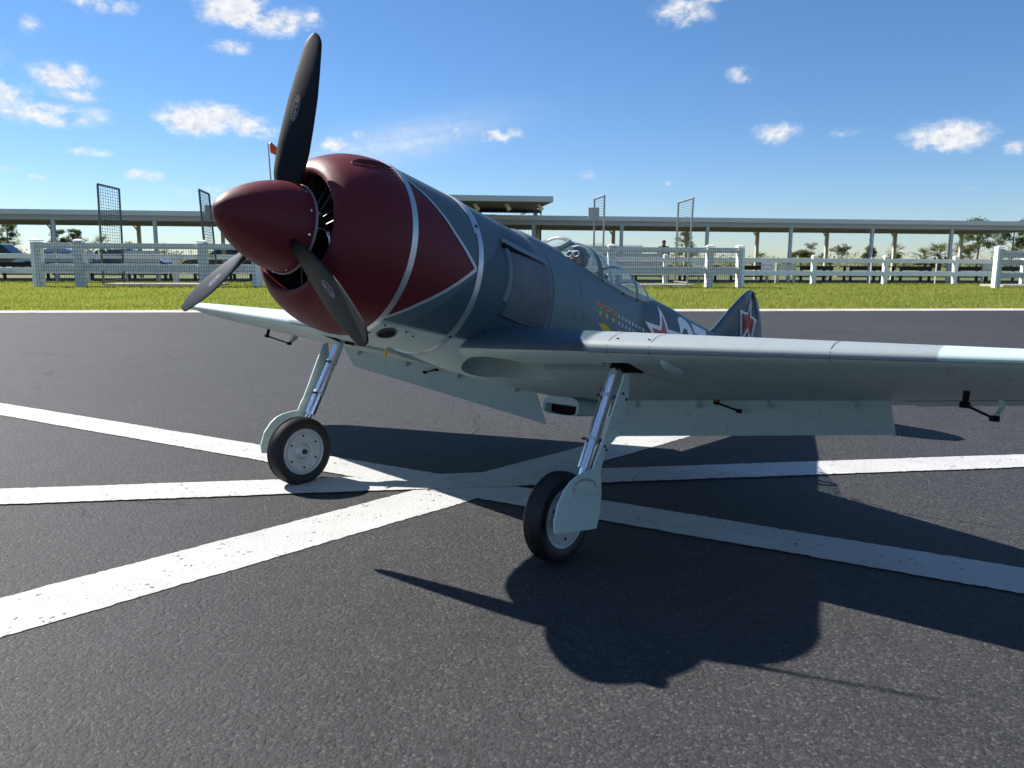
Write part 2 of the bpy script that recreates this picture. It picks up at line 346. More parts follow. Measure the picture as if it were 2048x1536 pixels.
# concrete slabs of the pilot stations
def pad(u0, u1, T0, T1, label):
    s0 = bpx(u0, 572, T0)[0]; s1 = bpx(u1, 572, T0)[0]
    a = Acc(); t0, t1 = T0 * K, T1 * K; n = 4
    for i in range(n): a.box(bw(s0 + (s1 - s0) * (i + .5) / n, (t0 + t1) / 2, .02), ((s1 - s0) / n - .012, t1 - t0, .10), Matrix.Rotation(BETA, 3, 'Z'))
    tag(a.obj('concrete_pad', M_conc), kind='structure')
pad(206, 440, 30.2, 31.6, ''); pad(1160, 1392, 30.6, 32.0, ''); pad(2006, 2300, 30.6, 32.0, '')

# ------------------------------------------------------------------ fences
M_vinyl = mat('white vinyl', (.84, .85, .83), .5, var=.05, vscale=2.0, dirt=((.30, .32, .24), 1.3, 2.2))
M_wire = mat('fence wire', (.05, .07, .07), .6, metal=.2, var=.1)
RB = Matrix.Rotation(BETA, 3, 'Z')
def fence(name, label, group, T, posts, ztop, psz, rails, wire=None, lean=None):
    """posts: along-line metres; rails: [(z0,z1)]"""
    t = T * K; s_mid = (min(posts) + max(posts)) / 2
    root = empty(name, bw(s_mid, t, -.012), BETA); tag(root, label, 'fence', group)
    for i, s in enumerate(posts):
        bm = bmesh.new(); ln = (lean[i] if lean else 0.0)
        bbox(bm, (s - s_mid, 0, (ztop - .05) / 2 - .1), (psz, psz, ztop + .15), Matrix.Rotation(ln, 3, 'Y'), .006)
        p = bmobj('post', bm, M_vinyl, root)
        bm = bmesh.new(); vs = bmesh.ops.create_cone(bm, cap_ends=True, segments=4, radius1=psz * .80, radius2=psz * .30, depth=.05)['verts']
        bmesh.ops.rotate(bm, verts=vs, matrix=Matrix.Rotation(math.pi / 4, 3, 'Z'), cent=(0, 0, 0)); bmesh.ops.translate(bm, verts=vs, vec=(s - s_mid + ln * ztop, 0, ztop + .022))
        bbox(bm, (s - s_mid + ln * ztop, 0, ztop - .012), (psz * 1.14, psz * 1.14, .03))
        bmobj('post_cap', bm, M_vinyl, p)
    ps = sorted(posts)
    for a, b in zip(ps[:-1], ps[1:]):
        for z0, z1 in rails:
            bm = bmesh.new(); bbox(bm, ((a + b) / 2 - s_mid, random.uniform(-.004, .004), (z0 + z1) / 2), (b - a - psz * .9, psz * .42, z1 - z0), None, .006); bmobj('rail', bm, M_vinyl, root)
    if wire:
        z0, z1, dx, dz = wire; a = Acc(); yy = -psz / 2 - .006; x = ps[0] - s_mid; r = .0034
        while x < ps[-1] - s_mid: a.box((x, yy, (z0 + z1) / 2), (r * 2, r * 2, z1 - z0)); x += dx
        z = z0
        while z < z1: a.box(((ps[0] + ps[-1]) / 2 - s_mid, yy - .005, z), (ps[-1] - ps[0], r * 2, r * 2)); z += dz
        tag(a.obj('wire_mesh', M_wire, root), kind='stuff')
    return root
TT = 29.4; zt = bpx(250, 481, TT)[1]
rail_hi = [(bpx(250, 497, TT)[1], bpx(250, 485.6, TT)[1]), (bpx(250, 542, TT)[1], bpx(250, 527, TT)[1])]
wire = (.03, rail_hi[0][1] + .005, .07, .115)
g_hi = 'tall white fences of the pilot stations'
sp = lambda u, T: bpx(u, 540, T)[0]
fence('mesh_fence', 'tall white two-rail fence with wire mesh beside the tilted mesh frames', g_hi, TT, [sp(77, TT), sp(161, TT), sp(408, TT), sp(514, TT)], zt, .26, rail_hi, wire, [.014, .01, 0, 0])
fence('mesh_fence', 'tall white two-rail fence with wire mesh behind the airplane cockpit', g_hi, TT, [sp(985, TT), sp(1222, TT), sp(1418, TT), sp(1480, TT)], zt - .02, .22, rail_hi, wire, [0, 0, 0, -.02])
rr = [(bpx(2030, 515, TT)[1], bpx(2030, 501, TT)[1]), (bpx(2030, 530, TT)[1], bpx(2030, 519.5, TT)[1]), (bpx(2030, 555, TT)[1], bpx(2030, 545, TT)[1])]
fence('mesh_fence', 'tall white three-rail fence with wire mesh near the tall pine trees', g_hi, TT, [sp(1994, TT), sp(2160, TT), sp(2320, TT)], bpx(1994, 494, TT)[1], .20, rr, wire)
TL = 34.5; zl = bpx(1700, 512, TL)[1]; d0 = sp(1627, TL); dsp = sp(1770, TL) - d0
lowr = [(bpx(1700, 525, TL)[1], bpx(1700, 516.5, TL)[1]), (bpx(1700, 551, TL)[1], bpx(1700, 541.5, TL)[1])]
fence('rail_fence', 'long low white two-rail fence in front of the shelters', None, TL, [d0 + dsp * i for i in range(-20, 6)], zl, .165, lowr)

# ------------------------------------------------------------------ upright mesh frames at the pilot stations
M_pipe = mat('galvanised pipe', (.33, .35, .33), .45, metal=.7, var=.15)
M_pipe_d = mat('dark pipe', (.11, .12, .12), .5, metal=.5, var=.15)
M_panel = mat('grey panel', (.40, .42, .44), .6, var=.08)
def frame(label, ul, Tl, ur, Tr, vtl, vtr, kind, m, board=None):
    def P3(u, v, T):
        s, z = bpx(u, v, T); return np.array(bw(s, T * K, z))
    A0, A1 = P3(ul[1], 569, Tl), P3(ul[0], vtl, Tl); B0, B1 = P3(ur[1], 569, Tr), P3(ur[0], vtr, Tr)
    A0[2] = B0[2] = -.02
    c = (A0 + B0) / 2; root = empty('backstop_screen', c); tag(root, label, 'frame', 'upright mesh frames on the pilot stations')
    q = lambda p: tuple(np.array(p) - c)
    tube('leg', [q(A0), q(A1)], .033, m, root, 8); tube('leg', [q(B0), q(B1)], .033, m, root, 8)
    tube('top_bar', [q(A1), q(B1)], .030, m, root, 8)
    lo = lambda X0, X1, f: X0 + (X1 - X0) * f
    tube('bottom_bar', [q(lo(A0, A1, .05)), q(lo(B0, B1, .05))], .026, m, root, 8)
    w = Acc(); nz = 34
    rng = [(i + .5) / nz for i in range(nz)] if kind == 'grid' else [(i + .5) / nz for i in range(nz) if (i > 24) or (10 < i < 17)]
    for f in rng: w.tube([q(lo(A0, A1, f)), q(lo(B0, B1, f))], .0065, 4)
    if kind == 'grid':
        for j in range(1, 9): w.tube([q(lo(A0, B0, j / 9) * 1.0 + (lo(A0, A1, .3) - A0)), q(lo(A1, B1, j / 9))], .0065, 4)
    tag(w.obj('wire_mesh', M_wire, root), kind='stuff')
    if board:
        u0, u1, v0, v1, Tb = board; a = P3(u0, v0, Tb); b = P3(u1, v1, Tb); mid = (a + b) / 2
        bm = bmesh.new(); bbox(bm, q(mid), (np.linalg.norm((b - a)[:2]), .03, abs(b[2] - a[2])), RB, .004); bmobj('board', bm, M_panel, root)
frame('dark pipe frame strung with square wire grid rising above the fence', (195, 207), 30.6, (238, 249), 32.4, 368, 378, 'grid', M_pipe_d)
frame('narrow leaning pipe frame with wire grid and grey board next to the spinner', (398, 416), 31.0, (418, 437), 32.6, 379, 388, 'grid', M_pipe_d, (409, 426, 410, 436, 32.7))
frame('grey pipe frame with a square grey board at its top behind the canopy', (1189, 1187), 32.6, (1209, 1205), 31.0, 398, 391, 'bars', M_pipe, (1177, 1198, 415, 440, 32.5))
frame('grey pipe frame with open wire rows beside the fence post pair', (1357, 1349), 32.6, (1387, 1374), 30.9, 405, 396, 'bars', M_pipe)

# ------------------------------------------------------------------ shelters
M_roof = mat('painted steel roof', (.50, .54, .56), .45, metal=.0, var=.05, vscale=1.0)
M_beam = mat('grey steel beam', (.34, .36, .36), .5, var=.06)
M_soff = mat('tan roof lining', (.36, .31, .25), .75, var=.12, vscale=1.5)
M_post = mat('grey post', (.40, .44, .47), .5, var=.08); M_postb = mat('cream post', (.60, .56, .47), .6, var=.08)
M_black = mat('black paint', (.018, .018, .019), .5, var=.2); M_lamp = mat('floodlight housing', (.74, .70, .66), .5, var=.05)
def shelter():
    Tf, Tr = 37.4, 45.0; tf, tr = Tf * K, Tr * K
    z2 = bpx(1600, 437, Tf)[1]; z1 = bpx(1600, 446, Tf)[1]; z0 = bpx(1600, 455, Tf)[1]; zr = bpx(1600, 465, Tr)[1]
    sR = bpx(1962, 466, Tr)[0]; sL = sR - 3.66 * 19; sm = (sL + sR) / 2
    root = empty('shade_shelter', bw(sm, (tf + tr) / 2, -.006), BETA); tag(root, 'very long open shade shelter with flat steel roof on rows of posts', 'shelter')
    D = tr - tf; h = D / 2; L_ = sR - sL
    def box(name, x0, x1, y0, y1, a, b, m, par=root, bev=.0):
        bm = bmesh.new(); bbox(bm, ((x0 + x1) / 2, (y0 + y1) / 2, (a + b) / 2), (x1 - x0, y1 - y0, b - a), None, bev); return bmobj(name, bm, m, par)
    # roof sheet with standing ribs
    V = []; Fc = []; n = int(L_ / .42)
    rf = Acc(); rf.box((0, 0, z2 - .02), (L_, D, .04))
    for i in range(n): rf.box((-L_ / 2 + (i + .5) * L_ / n, 0, z2 + .002), (.05, D - .1, .006))
    r = rf.obj('roof', M_roof, root)
    box('fascia', -L_ / 2, L_ / 2, -h - .03, -h, z1, z2 - .005, M_roof, r); box('fascia', -L_ / 2, L_ / 2, h, h + .03, zr, z2 - .005, M_roof, r)
    box('fascia', L_ / 2, L_ / 2 + .03, -h, h, z1, z2 - .005, M_roof, r)
    box('front_beam', -L_ / 2, L_ / 2, -h + .10, -h + .24, z0, z1 + .02, M_beam); box('rear_beam', -L_ / 2, L_ / 2, h - .5, h - .36, zr - .02, z1 + .02, M_soff)
    box('lining', -L_ / 2, L_ / 2, -h + .25, h - .02, z0 + .14, z0 + .16, M_soff)
    for i in range(5): yy = -h + .5 + i * (D - 1.2) / 4; box('purlin', -L_ / 2, L_ / 2, yy - .03, yy + .03, z0 + .03, z0 + .14, M_soff)
    sf = bpx(1733, 500, 38.0)[0]; sb = bpx(1657, 500, 44.2)[0]
    for i in range(20):
        x = sf + 3.66 * (2 - i) - sm
        if abs(x) < L_ / 2:
            box('post', x - .062, x + .062, -h + .11, -h + .235, -.05, z0 + .01, M_post, root, .006)
        x = sb + 3.66 * (2 - i) - sm
        if abs(x) < L_ / 2:
            p = box('post', x - .075, x + .075, h - .52, h - .37, -.05, zr + .02, M_postb, root, .008)
            a = Acc(); a.tube([(x, h - .45, zr - .30), (x - .20, h - .45, zr - .02)], .035, 6); a.obj('knee_brace', M_postb, p)
shelter()
def pavilion():
    Tf, Tb = 33.5, 39.2; tf, tb = Tf * K, Tb * K
    z2 = bpx(1000, 390.5, Tf)[1]; z1 = bpx(1000, 402, Tf)[1]; zb0 = bpx(1000, 425, Tb)[1]; zb1 = bpx(1000, 417, Tb)[1]
    sR = bpx(1105, 400, Tf)[0]; sL = sR - 9.5; sm = (sL + sR) / 2; L_ = sR - sL
    root = empty('pavilion', bw(sm, tb, -.006), BETA); tag(root, 'small taller pavilion with overhanging roof and floodlights under its eave', 'pavilion')
    def box(name, x0, x1, y0, y1, a, b, m, par=root, bev=.0):
        bm = bmesh.new(); bbox(bm, ((x0 + x1) / 2, (y0 + y1) / 2, (a + b) / 2), (x1 - x0, y1 - y0, b - a), None, bev); return bmobj(name, bm, m, par)
    yf = tf - tb
    r = box('roof', -L_ / 2, L_ / 2, yf, 4.0, z2 - .05, z2, M_roof)
    box('fascia', -L_ / 2, L_ / 2, yf - .03, yf, z1, z2 - .004, M_roof, r); box('fascia', L_ / 2, L_ / 2 + .03, yf, 4.0, z1, z2 - .004, M_roof, r)
    box('soffit', -L_ / 2, L_ / 2, yf + .01, -.01, z1 + .02, z1 + .05, M_soff)
    x1 = bpx(1083, 421, Tb)[0] - sm
    box('eave_beam', -L_ / 2 + .5, x1, -.08, .08, zb0, zb1, M_black); box('upper_wall', -L_ / 2 + .5, x1, -.04, .04, zb1, z1 + .05, M_soff)
    for i, u in enumerate((1072, 960, 850, 740)):
        x = bpx(u, 450, Tb)[0] - sm; box('post', x - .075, x + .075, .1, .25, -.05, zb0, M_post, root, .008)
    x = bpx(1083, 450, Tb)[0] - sm; box('screen_edge', x - .05, x - .005, -.03, .03, -.05, zb0, M_black)
    # insect screen cords
    a = Acc()
    for k in range(12): xx = x - .2 - k * .17; a.box((xx, 0, zb0 / 2), (.008, .008, zb0))
    tag(a.obj('screen_cords', M_black, root), kind='stuff')
    box('back_wall', -L_ / 2 + .6, x1 - 1.6, 3.2, 3.3, -.05, zb0 + .1, M_soff)
    for u in (950, 1013, 1078):
        s_, z_ = bpx(u - 2, 406, 35.5); xx = s_ - sm; yy = 35.5 * K - tb
        V, Fc = tubev([(xx, yy, z_), (xx + .10, yy + .06, z_ - .14), (xx + .16, yy + .1, z_ - .24)], [.07, .075, .095], 12)
        lamp = mesh('floodlight', V, Fc, M_lamp, root, True, auto=.8)
        b2 = Acc(); b2.box((xx - .03, yy - .02, z_ + .06), (.10, .08, .16)); b2.obj('bracket', M_black, lamp)
    tube('power_cable', [(bpx(u, v, 35.5)[0] - sm, 35.5 * K - tb, bpx(u, v, 35.5)[1]) for u, v in ((944, 404), (980, 407), (1010, 405), (1045, 409), (1076, 406))], .012, M_black, root, 6)
pavilion()
# ------------------------------------------------------------------ things under and behind the shelters
M_tab = mat('black stained timber', (.020, .019, .018), .6, var=.3, vscale=8)
M_board = mat('weathered grey board', (.42, .46, .46), .7, var=.1, vscale=3)
M_sign = mat('white sign', (.70, .71, .76), .5, var=.04); M_ink = mat('dark lettering', (.03, .03, .05), .6, var=.1)
M_yel = mat('yellow paint', (.75, .50, .05), .6, var=.12)
def table_proto():
    r = empty('work_table')
    a = Acc()
    for i in range(4): a.box((0, -.33 + i * .22, .66), (1.85, .205, .045))
    bm = bmesh.new()
    for i in range(4): 
        b = bmesh.new(); bbox(b, (0, -.33 + i * .22, .66), (1.85, .205, .045), None, .005); bmobj('plank', b, M_tab, r)
    for sx in (-.72, .72):
        for sy in (-.3, .3):
            b = bmesh.new(); bbox(b, (sx, sy, .31), (.10, .10, .66), None, .006); bmobj('leg', b, M_tab, r)
    b = bmesh.new(); bbox(b, (0, -.36, .57), (1.6, .04, .14), None, .004); bmobj('apron', b, M_tab, r)
    b = bmesh.new(); bbox(b, (0, 0, .20), (1.44, .06, .06), None, .004); bmobj('stretcher', b, M_tab, r)
    return r
tp = table_proto(); first = True
for u, T in ((1498, 40.2), (1625, 40.4), (1725, 40.6), (1822, 40.4), (1935, 40.3), (2010, 40.5), (1395, 40.3), (1300, 40.4), (1200, 40.5), (40, 40.2), (140, 40.4), (215, 40.6), (300, 40.3), (430, 40.4), (540, 40.3)):
    o = tp if first else copy_tree(tp); first = False
    o.location = bw(bpx(u, 545, T)[0], T * K, -.004); o.rotation_euler = (0, 0, BETA + random.uniform(-.06, .06))
    tag(o, 'low black timber work table standing under the long shelter', 'table', 'work tables under the shelter')
def textmesh(body, size, align='CENTER', bold=0.0):
    cu = bpy.data.curves.new('txt', 'FONT'); cu.body = body; cu.size = size; cu.align_x = align; cu.align_y = 'CENTER'; cu.extrude = 0; cu.offset = bold
    o = bpy.data.objects.new('txt', cu); COL.objects.link(o); dg = bpy.context.evaluated_depsgraph_get()
    me = bpy.data.meshes.new_from_object(o.evaluated_get(dg)); bpy.data.objects.remove(o); bpy.data.curves.remove(cu)
    return me
def board(u0, u1, v0, v1, T, label, text=None, mb=None):
    s0, z1 = bpx(u0, v0, T); s1, z0 = bpx(u1, v1, T); s = (s0 + s1) / 2; w = s1 - s0
    r = empty('slatted_board', bw(s, T * K, -.012), BETA); tag(r, label, 'board'); n = 4; h = (z1 - z0) / n
    for i in range(n):
        b = bmesh.new(); bbox(b, (0, 0, z0 + h * (i + .5)), (w, .03, h - .012), None, .004); bmobj('slat', b, mb or M_board, r)
    for sx in (-w / 2 + .06, w / 2 - .06):
        b = bmesh.new(); bbox(b, (sx, .05, z1 / 2), (.07, .07, z1 + .02), None, .004); bmobj('leg', b, M_board, r)
    return r
board(1555, 1592, 529, 551, 36.2, 'grey slatted board beside a white notice behind the low fence')
board(1966, 1992, 527, 549, 36.2, 'pale slatted board tucked against the tall fence by the pines')
board(246, 322, 500, 548, 36.2, 'wide grey slatted board seen through the wire mesh')
board(1150, 1330, 505, 548, 36.2, 'widest grey slatted board behind the canopy')
def notice(u0, u1, v0, v1, T, lines, label):
    s0, z1 = bpx(u0, v0, T); s1, z0 = bpx(u1, v1, T); s = (s0 + s1) / 2; w = s1 - s0; h = z1 - z0
    r = empty('notice_sign', bw(s, T * K, -.012), BETA); tag(r, label, 'sign')
    b = bmesh.new(); bbox(b, (0, 0, (z0 + z1) / 2), (w, .016, h), None, .003); bmobj('plate', b, M_sign, r)
    b = bmesh.new(); bbox(b, (0, .03, z1 / 2), (.05, .04, z1), None, .003); bmobj('stake', b, M_pipe, r)
    for i, t in enumerate(lines):
        me = textmesh(t, h * .42); xs = [v.co.x for v in me.vertices]; k = min(1, w * .86 / (max(xs) - min(xs)))
        for v in me.vertices: v.co = Vector((v.co.x * k, -.0095, (z0 + z1) / 2 + v.co.y + h * (.20 - .40 * i) if len(lines) > 1 else (z0 + z1) / 2 + v.co.y))
        link('lettering', me, M_ink, r)
notice(1385, 1414, 522, 533, 36.0, ['DO NOT'], 'small white notice reading DO NOT behind the mesh fence')
notice(1523, 1548, 524, 544, 36.0, ['BEYOND', 'POINT'], 'white two-line notice behind the low rail fence')
for u in (1592, 1616, 1690, 1775, 1868):
    w = {1592: .5, 1616: .45, 1690: 1.1, 1775: 1.5, 1868: 1.3}[u]; b = bmesh.new()
    s, z = bpx(u, 552, 52.0); bbox(b, (0, 0, .09), (w * 1.1, .22, .2), None, .04)
    o = bmobj('parking_bumper', b, M_yel); o.location = bw(s, 52.0 * K, -.012); o.rotation_euler = (0, 0, BETA); tag(o, 'yellow parking bumper on the grass beyond the work tables', 'bumper', 'yellow parking bumpers')
# thin stakes beside the low fence
for u in (1553, 1743, 1874):
    s, z = bpx(u, 514, 35.0); o = tube('marker_stake', [(0, 0, -.02), (.01, 0, z)], .022, M_vinyl, None, 8); o.location = bw(s, 35.0 * K, 0)
    tag(o, 'thin white marker stake just behind the low rail fence', 'stake', 'marker stakes along the low fence')

# ------------------------------------------------------------------ parked vehicles beyond the shelter
M_glass_d = mat('dark car glass', (.012, .016, .02), .08, var=.1, spec=.6); M_tyre0 = mat('car tyre', (.012, .012, .012), .8, var=.2); M_rim0 = mat('car rim', (.45, .46, .47), .3, metal=.9, var=.05)
M_lampc = mat('car lamp', (.75, .75, .75), .2, var=.05); M_lampr = mat('tail lamp', (.35, .01, .01), .2, var=.05)
def car(label, T, u, paint, kind='suv', flip=False, grp='cars parked beyond the shelter'):
    s = bpx(u, 530, T)[0]; root = empty('parked_car', bw(s, T * K, -.016), BETA + (math.pi if flip else 0)); tag(root, label, 'car', grp)
    H = 1.78 if kind == 'suv' else 1.45; bl = 1.02 if kind == 'suv' else .90; L2 = 2.35
    low = [(-L2, .35), (-L2, .80), (-L2 + .12, bl - .04), (-1.2, bl), (1.15, bl), (2.1, bl - .12), (L2, bl - .28), (L2, .40), (2.2, .30), (-2.2, .30)]
    a = Acc(); n = len(low); V = []
    for y, k in ((-.88, .97), (-.92, 1), (.92, 1), (.88, .97)):
        V += [(x * k, y, z * (1 if k == 1 else .995)) for x, z in low]
    Fc = []
    for j in range(3): Fc += [(j * n + i, j * n + (i + 1) % n, (j + 1) * n + (i + 1) % n, (j + 1) * n + i) for i in range(n)]
    Fc += [tuple(range(n))[::-1], tuple(3 * n + i for i in range(n))]
    mesh('body', V, Fc, paint, root, True, auto=.5)
    top = [(-2.05 if kind == 'suv' else -1.7, bl), (-1.85 if kind == 'suv' else -1.05, H - .06), (-1.4 if kind == 'suv' else -.7, H), (.25, H), (.45, H - .05), (1.25, bl)]
    V = []; n = len(top)
    for y in (-.86, .86): V += [(x, y * (1 - .16 * (z - bl) / (H - bl)), z) for x, z in top]
    mesh('cabin', V, [(i, (i + 1) % n, n + (i + 1) % n, n + i) for i in range(n)] + [tuple(range(n))[::-1], tuple(n + i for i in range(n))], paint, root, False)
    for y in (-1, 1):
        for x0, x1 in ((-1.75, -1.0), (-.92, -.1), (-.02, .85)) if kind == 'suv' else ((-1.05, -.2), (-.1, .85)):
            zb, zt_ = bl + .05, H - .10; k0 = .86 * (1 - .16 * .08) + .006; k1 = .86 * (1 - .15) + .012
            xr = x1 - (.32 if x1 > .5 else 0)
            mesh('window', [(x0, y * k0, zb), (x1, y * k0, zb), (xr, y * k1, zt_), (x0 + .05, y * k1, zt_)], [(0, 1, 2, 3)], M_glass_d, root)
    mesh('windscreen', [(1.22, -.74, bl + .05), (1.22, .74, bl + .05), (.50, .66, H - .07), (.50, -.66, H - .07)], [(0, 1, 2, 3)], M_glass_d, root)
    for x in (-1.45, 1.45):
        for y in (-.84, .84):
            V, Fc = tubev([(x, y - .11, .34), (x, y - .09, .34), (x, y + .09, .34), (x, y + .11, .34)], [.28, .34, .34, .28], 18); w = mesh('wheel', V, Fc, M_tyre0, root, True, auto=.7)
            V, Fc = tubev([(x, y - .118, .34), (x, y + .118, .34)], .2, 14); mesh('rim', V, Fc, M_rim0, w)
    for y in (-.7, .7):
        b = bmesh.new(); bbox(b, (L2 - .04, y, bl - .36), (.10, .30, .13), None, .02); bmobj('headlight', b, M_lampc, root)
        b = bmesh.new(); bbox(b, (-L2 + .03, y, .78), (.10, .18, .22), None, .02); bmobj('tail_light', b, M_lampr, root)
CP = {n: mat('car paint ' + n, c, .25, var=.03, coat=.6) for n, c in dict(black=(.012, .013, .016), lilac=(.36, .42, .62), navy=(.03, .06, .16), white=(.75, .76, .77), red=(.30, .03, .03), silver=(.42, .44, .46)).items()}
car('black sport utility car parked furthest along past the fence posts', 66, 2, CP['black'])
car('pale lilac blue car parked beyond the wire fence', 62, 118, CP['lilac'], 'sedan', True)
car('navy blue car parked behind the tilted wire frame', 64, 262, CP['navy'], 'sedan')
car('black low car parked behind the fence near the spinner', 58, 455, CP['black'], 'sedan', True)
car('white car with a high roof parked between the posts', 84, 160, CP['white'], 'suv')
# white enclosed trailer
def trailer(u0, u1, vt, T):
    s0, z1 = bpx(u0, vt, T); s1, _ = bpx(u1, vt, T); w = s1 - s0; r = empty('cargo_trailer', bw((s0 + s1) / 2, T * K, -.016), BETA); tag(r, 'white enclosed cargo trailer parked behind the shelter', 'trailer')
    bm = bmesh.new(); bbox(bm, (0, 0, (z1 + .5) / 2), (w, 2.0, z1 - .5), None, .10); bmobj('box_body', bm, CP['white'], r)
    for x in (-.5, .4):
        for y in (-.95, .95):
            V, Fc = tubev([(x, y - .1, .32), (x, y + .1, .32)], .32, 16); mesh('wheel', V, Fc, M_tyre0, r, True, auto=.7)
    tube('hitch', [(w / 2, 0, .45), (w / 2 + .9, 0, .42)], .05, M_black, r, 6); b = bmesh.new(); bbox(b, (-w / 2 - .005, 0, (z1 + .5) / 2), (.02, 1.6, z1 - .8)); bmobj('rear_door', b, M_panel, r)
trailer(1150, 1278, 488.5, 62)

# ------------------------------------------------------------------ windsock
def windsock():
    T = 62.0; s, zt_ = bpx(536, 287, T); s2, _ = bpx(543, 360, T)
    r = empty('windsock', bw(s + .3, T * K, -.016), BETA); tag(r, 'orange red windsock hanging from a tall thin pole behind the propeller', 'windsock')
    tube('pole', [(0, 0, 0), (-.3, 0, zt_)], [.07, .04], M_pipe, r, 8)
    V = []; n = 14; rings = [(0, .30), (.25, .28), (.5, .24), (.78, .20), (1.0, .17)]
    for f, rad in rings:
        for k in range(n):
            a = 2 * math.pi * k / n; V.append((-.12 + .62 * f, rad * 1.15 * math.cos(a), zt_ - .22 - .42 * f + rad * 1.15 * math.sin(a)))
    Fc = [(i * n + k, i * n + (k + 1) % n, (i + 1) * n + (k + 1) % n, (i + 1) * n + k) for i in range(len(rings) - 1) for k in range(n)]
    mesh('sock', V, Fc, mat('orange fabric', (.80, .07, .02), .7, var=.1), r, True)
    tube('hoop', [(-.13, .35 * math.cos(a), zt_ - .22 + .35 * math.sin(a)) for a in [2 * math.pi * k / 16 for k in range(16)]], .015, M_pipe, r, 6, True)
windsock()

# ------------------------------------------------------------------ person behind the fence
def skin_body(name, joints, edges, m, parent, loc, sub=2):
    bm = bmesh.new(); lay = bm.verts.layers.skin.verify(); vs = []
    for i, (p, r) in enumerate(joints):
        v = bm.verts.new(p); v[lay].radius = r if hasattr(r, '__len__') else (r, r); v[lay].use_root = (i == 0); vs.append(v)
    for a, b in edges: bm.edges.new((vs[a], vs[b]))
    me = bpy.data.meshes.new(name); bm.to_mesh(me); bm.free(); o = link(name, me, m, parent)
    o.modifiers.new('skin', 'SKIN').use_smooth_shade = True; sb = o.modifiers.new('sub', 'SUBSURF'); sb.levels = sub; sb.render_levels = sub
    dg = bpy.context.evaluated_depsgraph_get(); me2 = bpy.data.meshes.new_from_object(o.evaluated_get(dg)); o.modifiers.clear(); o.data = me2
    return o
M_skin = mat('skin', (.30, .17, .11), .6, var=.08); M_cloth = mat('dark shirt', (.022, .026, .034), .85, var=.2); M_hair = mat('dark hair', (.012, .010, .009), .7, var=.2); M_trou = mat('grey shorts', (.10, .10, .095), .85, var=.15)
def person():
    T = 46.0; s, zp_ = bpx(1328, 479.5, T); r = empty('person', bw(s, T * K, -.006), BETA - .4); r.scale = (zp_ / 1.86,) * 3; tag(r, 'person in a dark shirt standing behind the mesh fence', 'person')
    J = [((0, 0, .98), .14), ((0, 0, 1.18), .145), ((0, 0, 1.40), .17), ((0, 0, 1.54), .115), ((0, -.01, 1.59), .075), ((0, -.02, 1.66), (.095, .11)), ((0, -.02, 1.77), (.088, .10)),
         ((.21, 0, 1.505), .075), ((.25, .01, 1.14), .048), ((.22, -.10, .90), .036), ((.21, -.15, .82), .03), ((-.21, 0, 1.505), .075), ((-.25, .01, 1.14), .048), ((-.22, -.10, .90), .036), ((-.21, -.15, .82), .03),
         ((.10, 0, .88), .098), ((.11, -.02, .48), .065), ((.11, .02, .09), .042), ((.12, -.13, .035), .036), ((-.10, 0, .88), .098), ((-.11, -.02, .48), .065), ((-.11, .02, .09), .042), ((-.12, -.13, .035), .036)]
    E_ = [(0, 1), (1, 2), (2, 3), (3, 4), (4, 5), (5, 6), (2, 7), (7, 8), (8, 9), (9, 10), (2, 11), (11, 12), (12, 13), (13, 14), (0, 15), (15, 16), (16, 17), (17, 18), (0, 19), (19, 20), (20, 21), (21, 22)]
    b = skin_body('body', J, E_, None, r, None)
    for m in (M_skin, M_cloth, M_trou): b.data.materials.append(m)
    for p in b.data.polygons:
        z = p.center.z; x = abs(p.center.x); p.material_index = 1 if (1.0 < z < 1.60 and not (x > .2 and z < 1.2)) else (2 if .5 < z <= 1.0 and x < .19 else (1 if z < .10 else 0))
    bm = bmesh.new(); bmesh.ops.create_uvsphere(bm, u_segments=16, v_segments=10, radius=1); bmesh.ops.scale(bm, verts=bm.verts, vec=(.098, .115, .105)); bmesh.ops.translate(bm, verts=bm.verts, vec=(0, .005, 1.755))
    bmesh.ops.delete(bm, geom=[v for v in bm.verts if v.co.z < 1.70 and v.co.y < .02], context='VERTS'); bmobj('hair', bm, M_hair, r, True)
person()

# ------------------------------------------------------------------ trees
M_bark = mat('bark', (.13, .10, .075), .9, var=.3, vscale=5, bump=.02, bscale=12); M_twig = mat('bare twigs', (.20, .16, .13), .9, var=.2)
def leafmat(name, a, b):
    m = bpy.data.materials.new(name); m.use_nodes = True; g = NG(m.node_tree); bs = g.n['Principled BSDF']; geo = g.add('ShaderNodeNewGeometry')
    c = g.ramp(geo.outputs['Random Per Island'], [(.15, a), (.85, b)]); g.l.new(c, bs.inputs['Base Color']); bs.inputs['Roughness'].default_value = .55
    tr = g.add('ShaderNodeBsdfTranslucent'); g.l.new(c, tr.inputs[0]); mx = g.add('ShaderNodeMixShader'); mx.inputs[0].default_value = .5
    g.l.new(bs.outputs[0], mx.inputs[1]); g.l.new(tr.outputs[0], mx.inputs[2]); g.l.new(mx.outputs[0], g.n['Material Output'].inputs[0]); return m
M_pine = leafmat('pine needles', (.07, .11, .03), (.17, .20, .065)); M_palm = leafmat('palm fronds', (.07, .10, .025), (.20, .21, .07)); M_scrub = leafmat('scrub leaves', (.08, .10, .03), (.22, .20, .085))
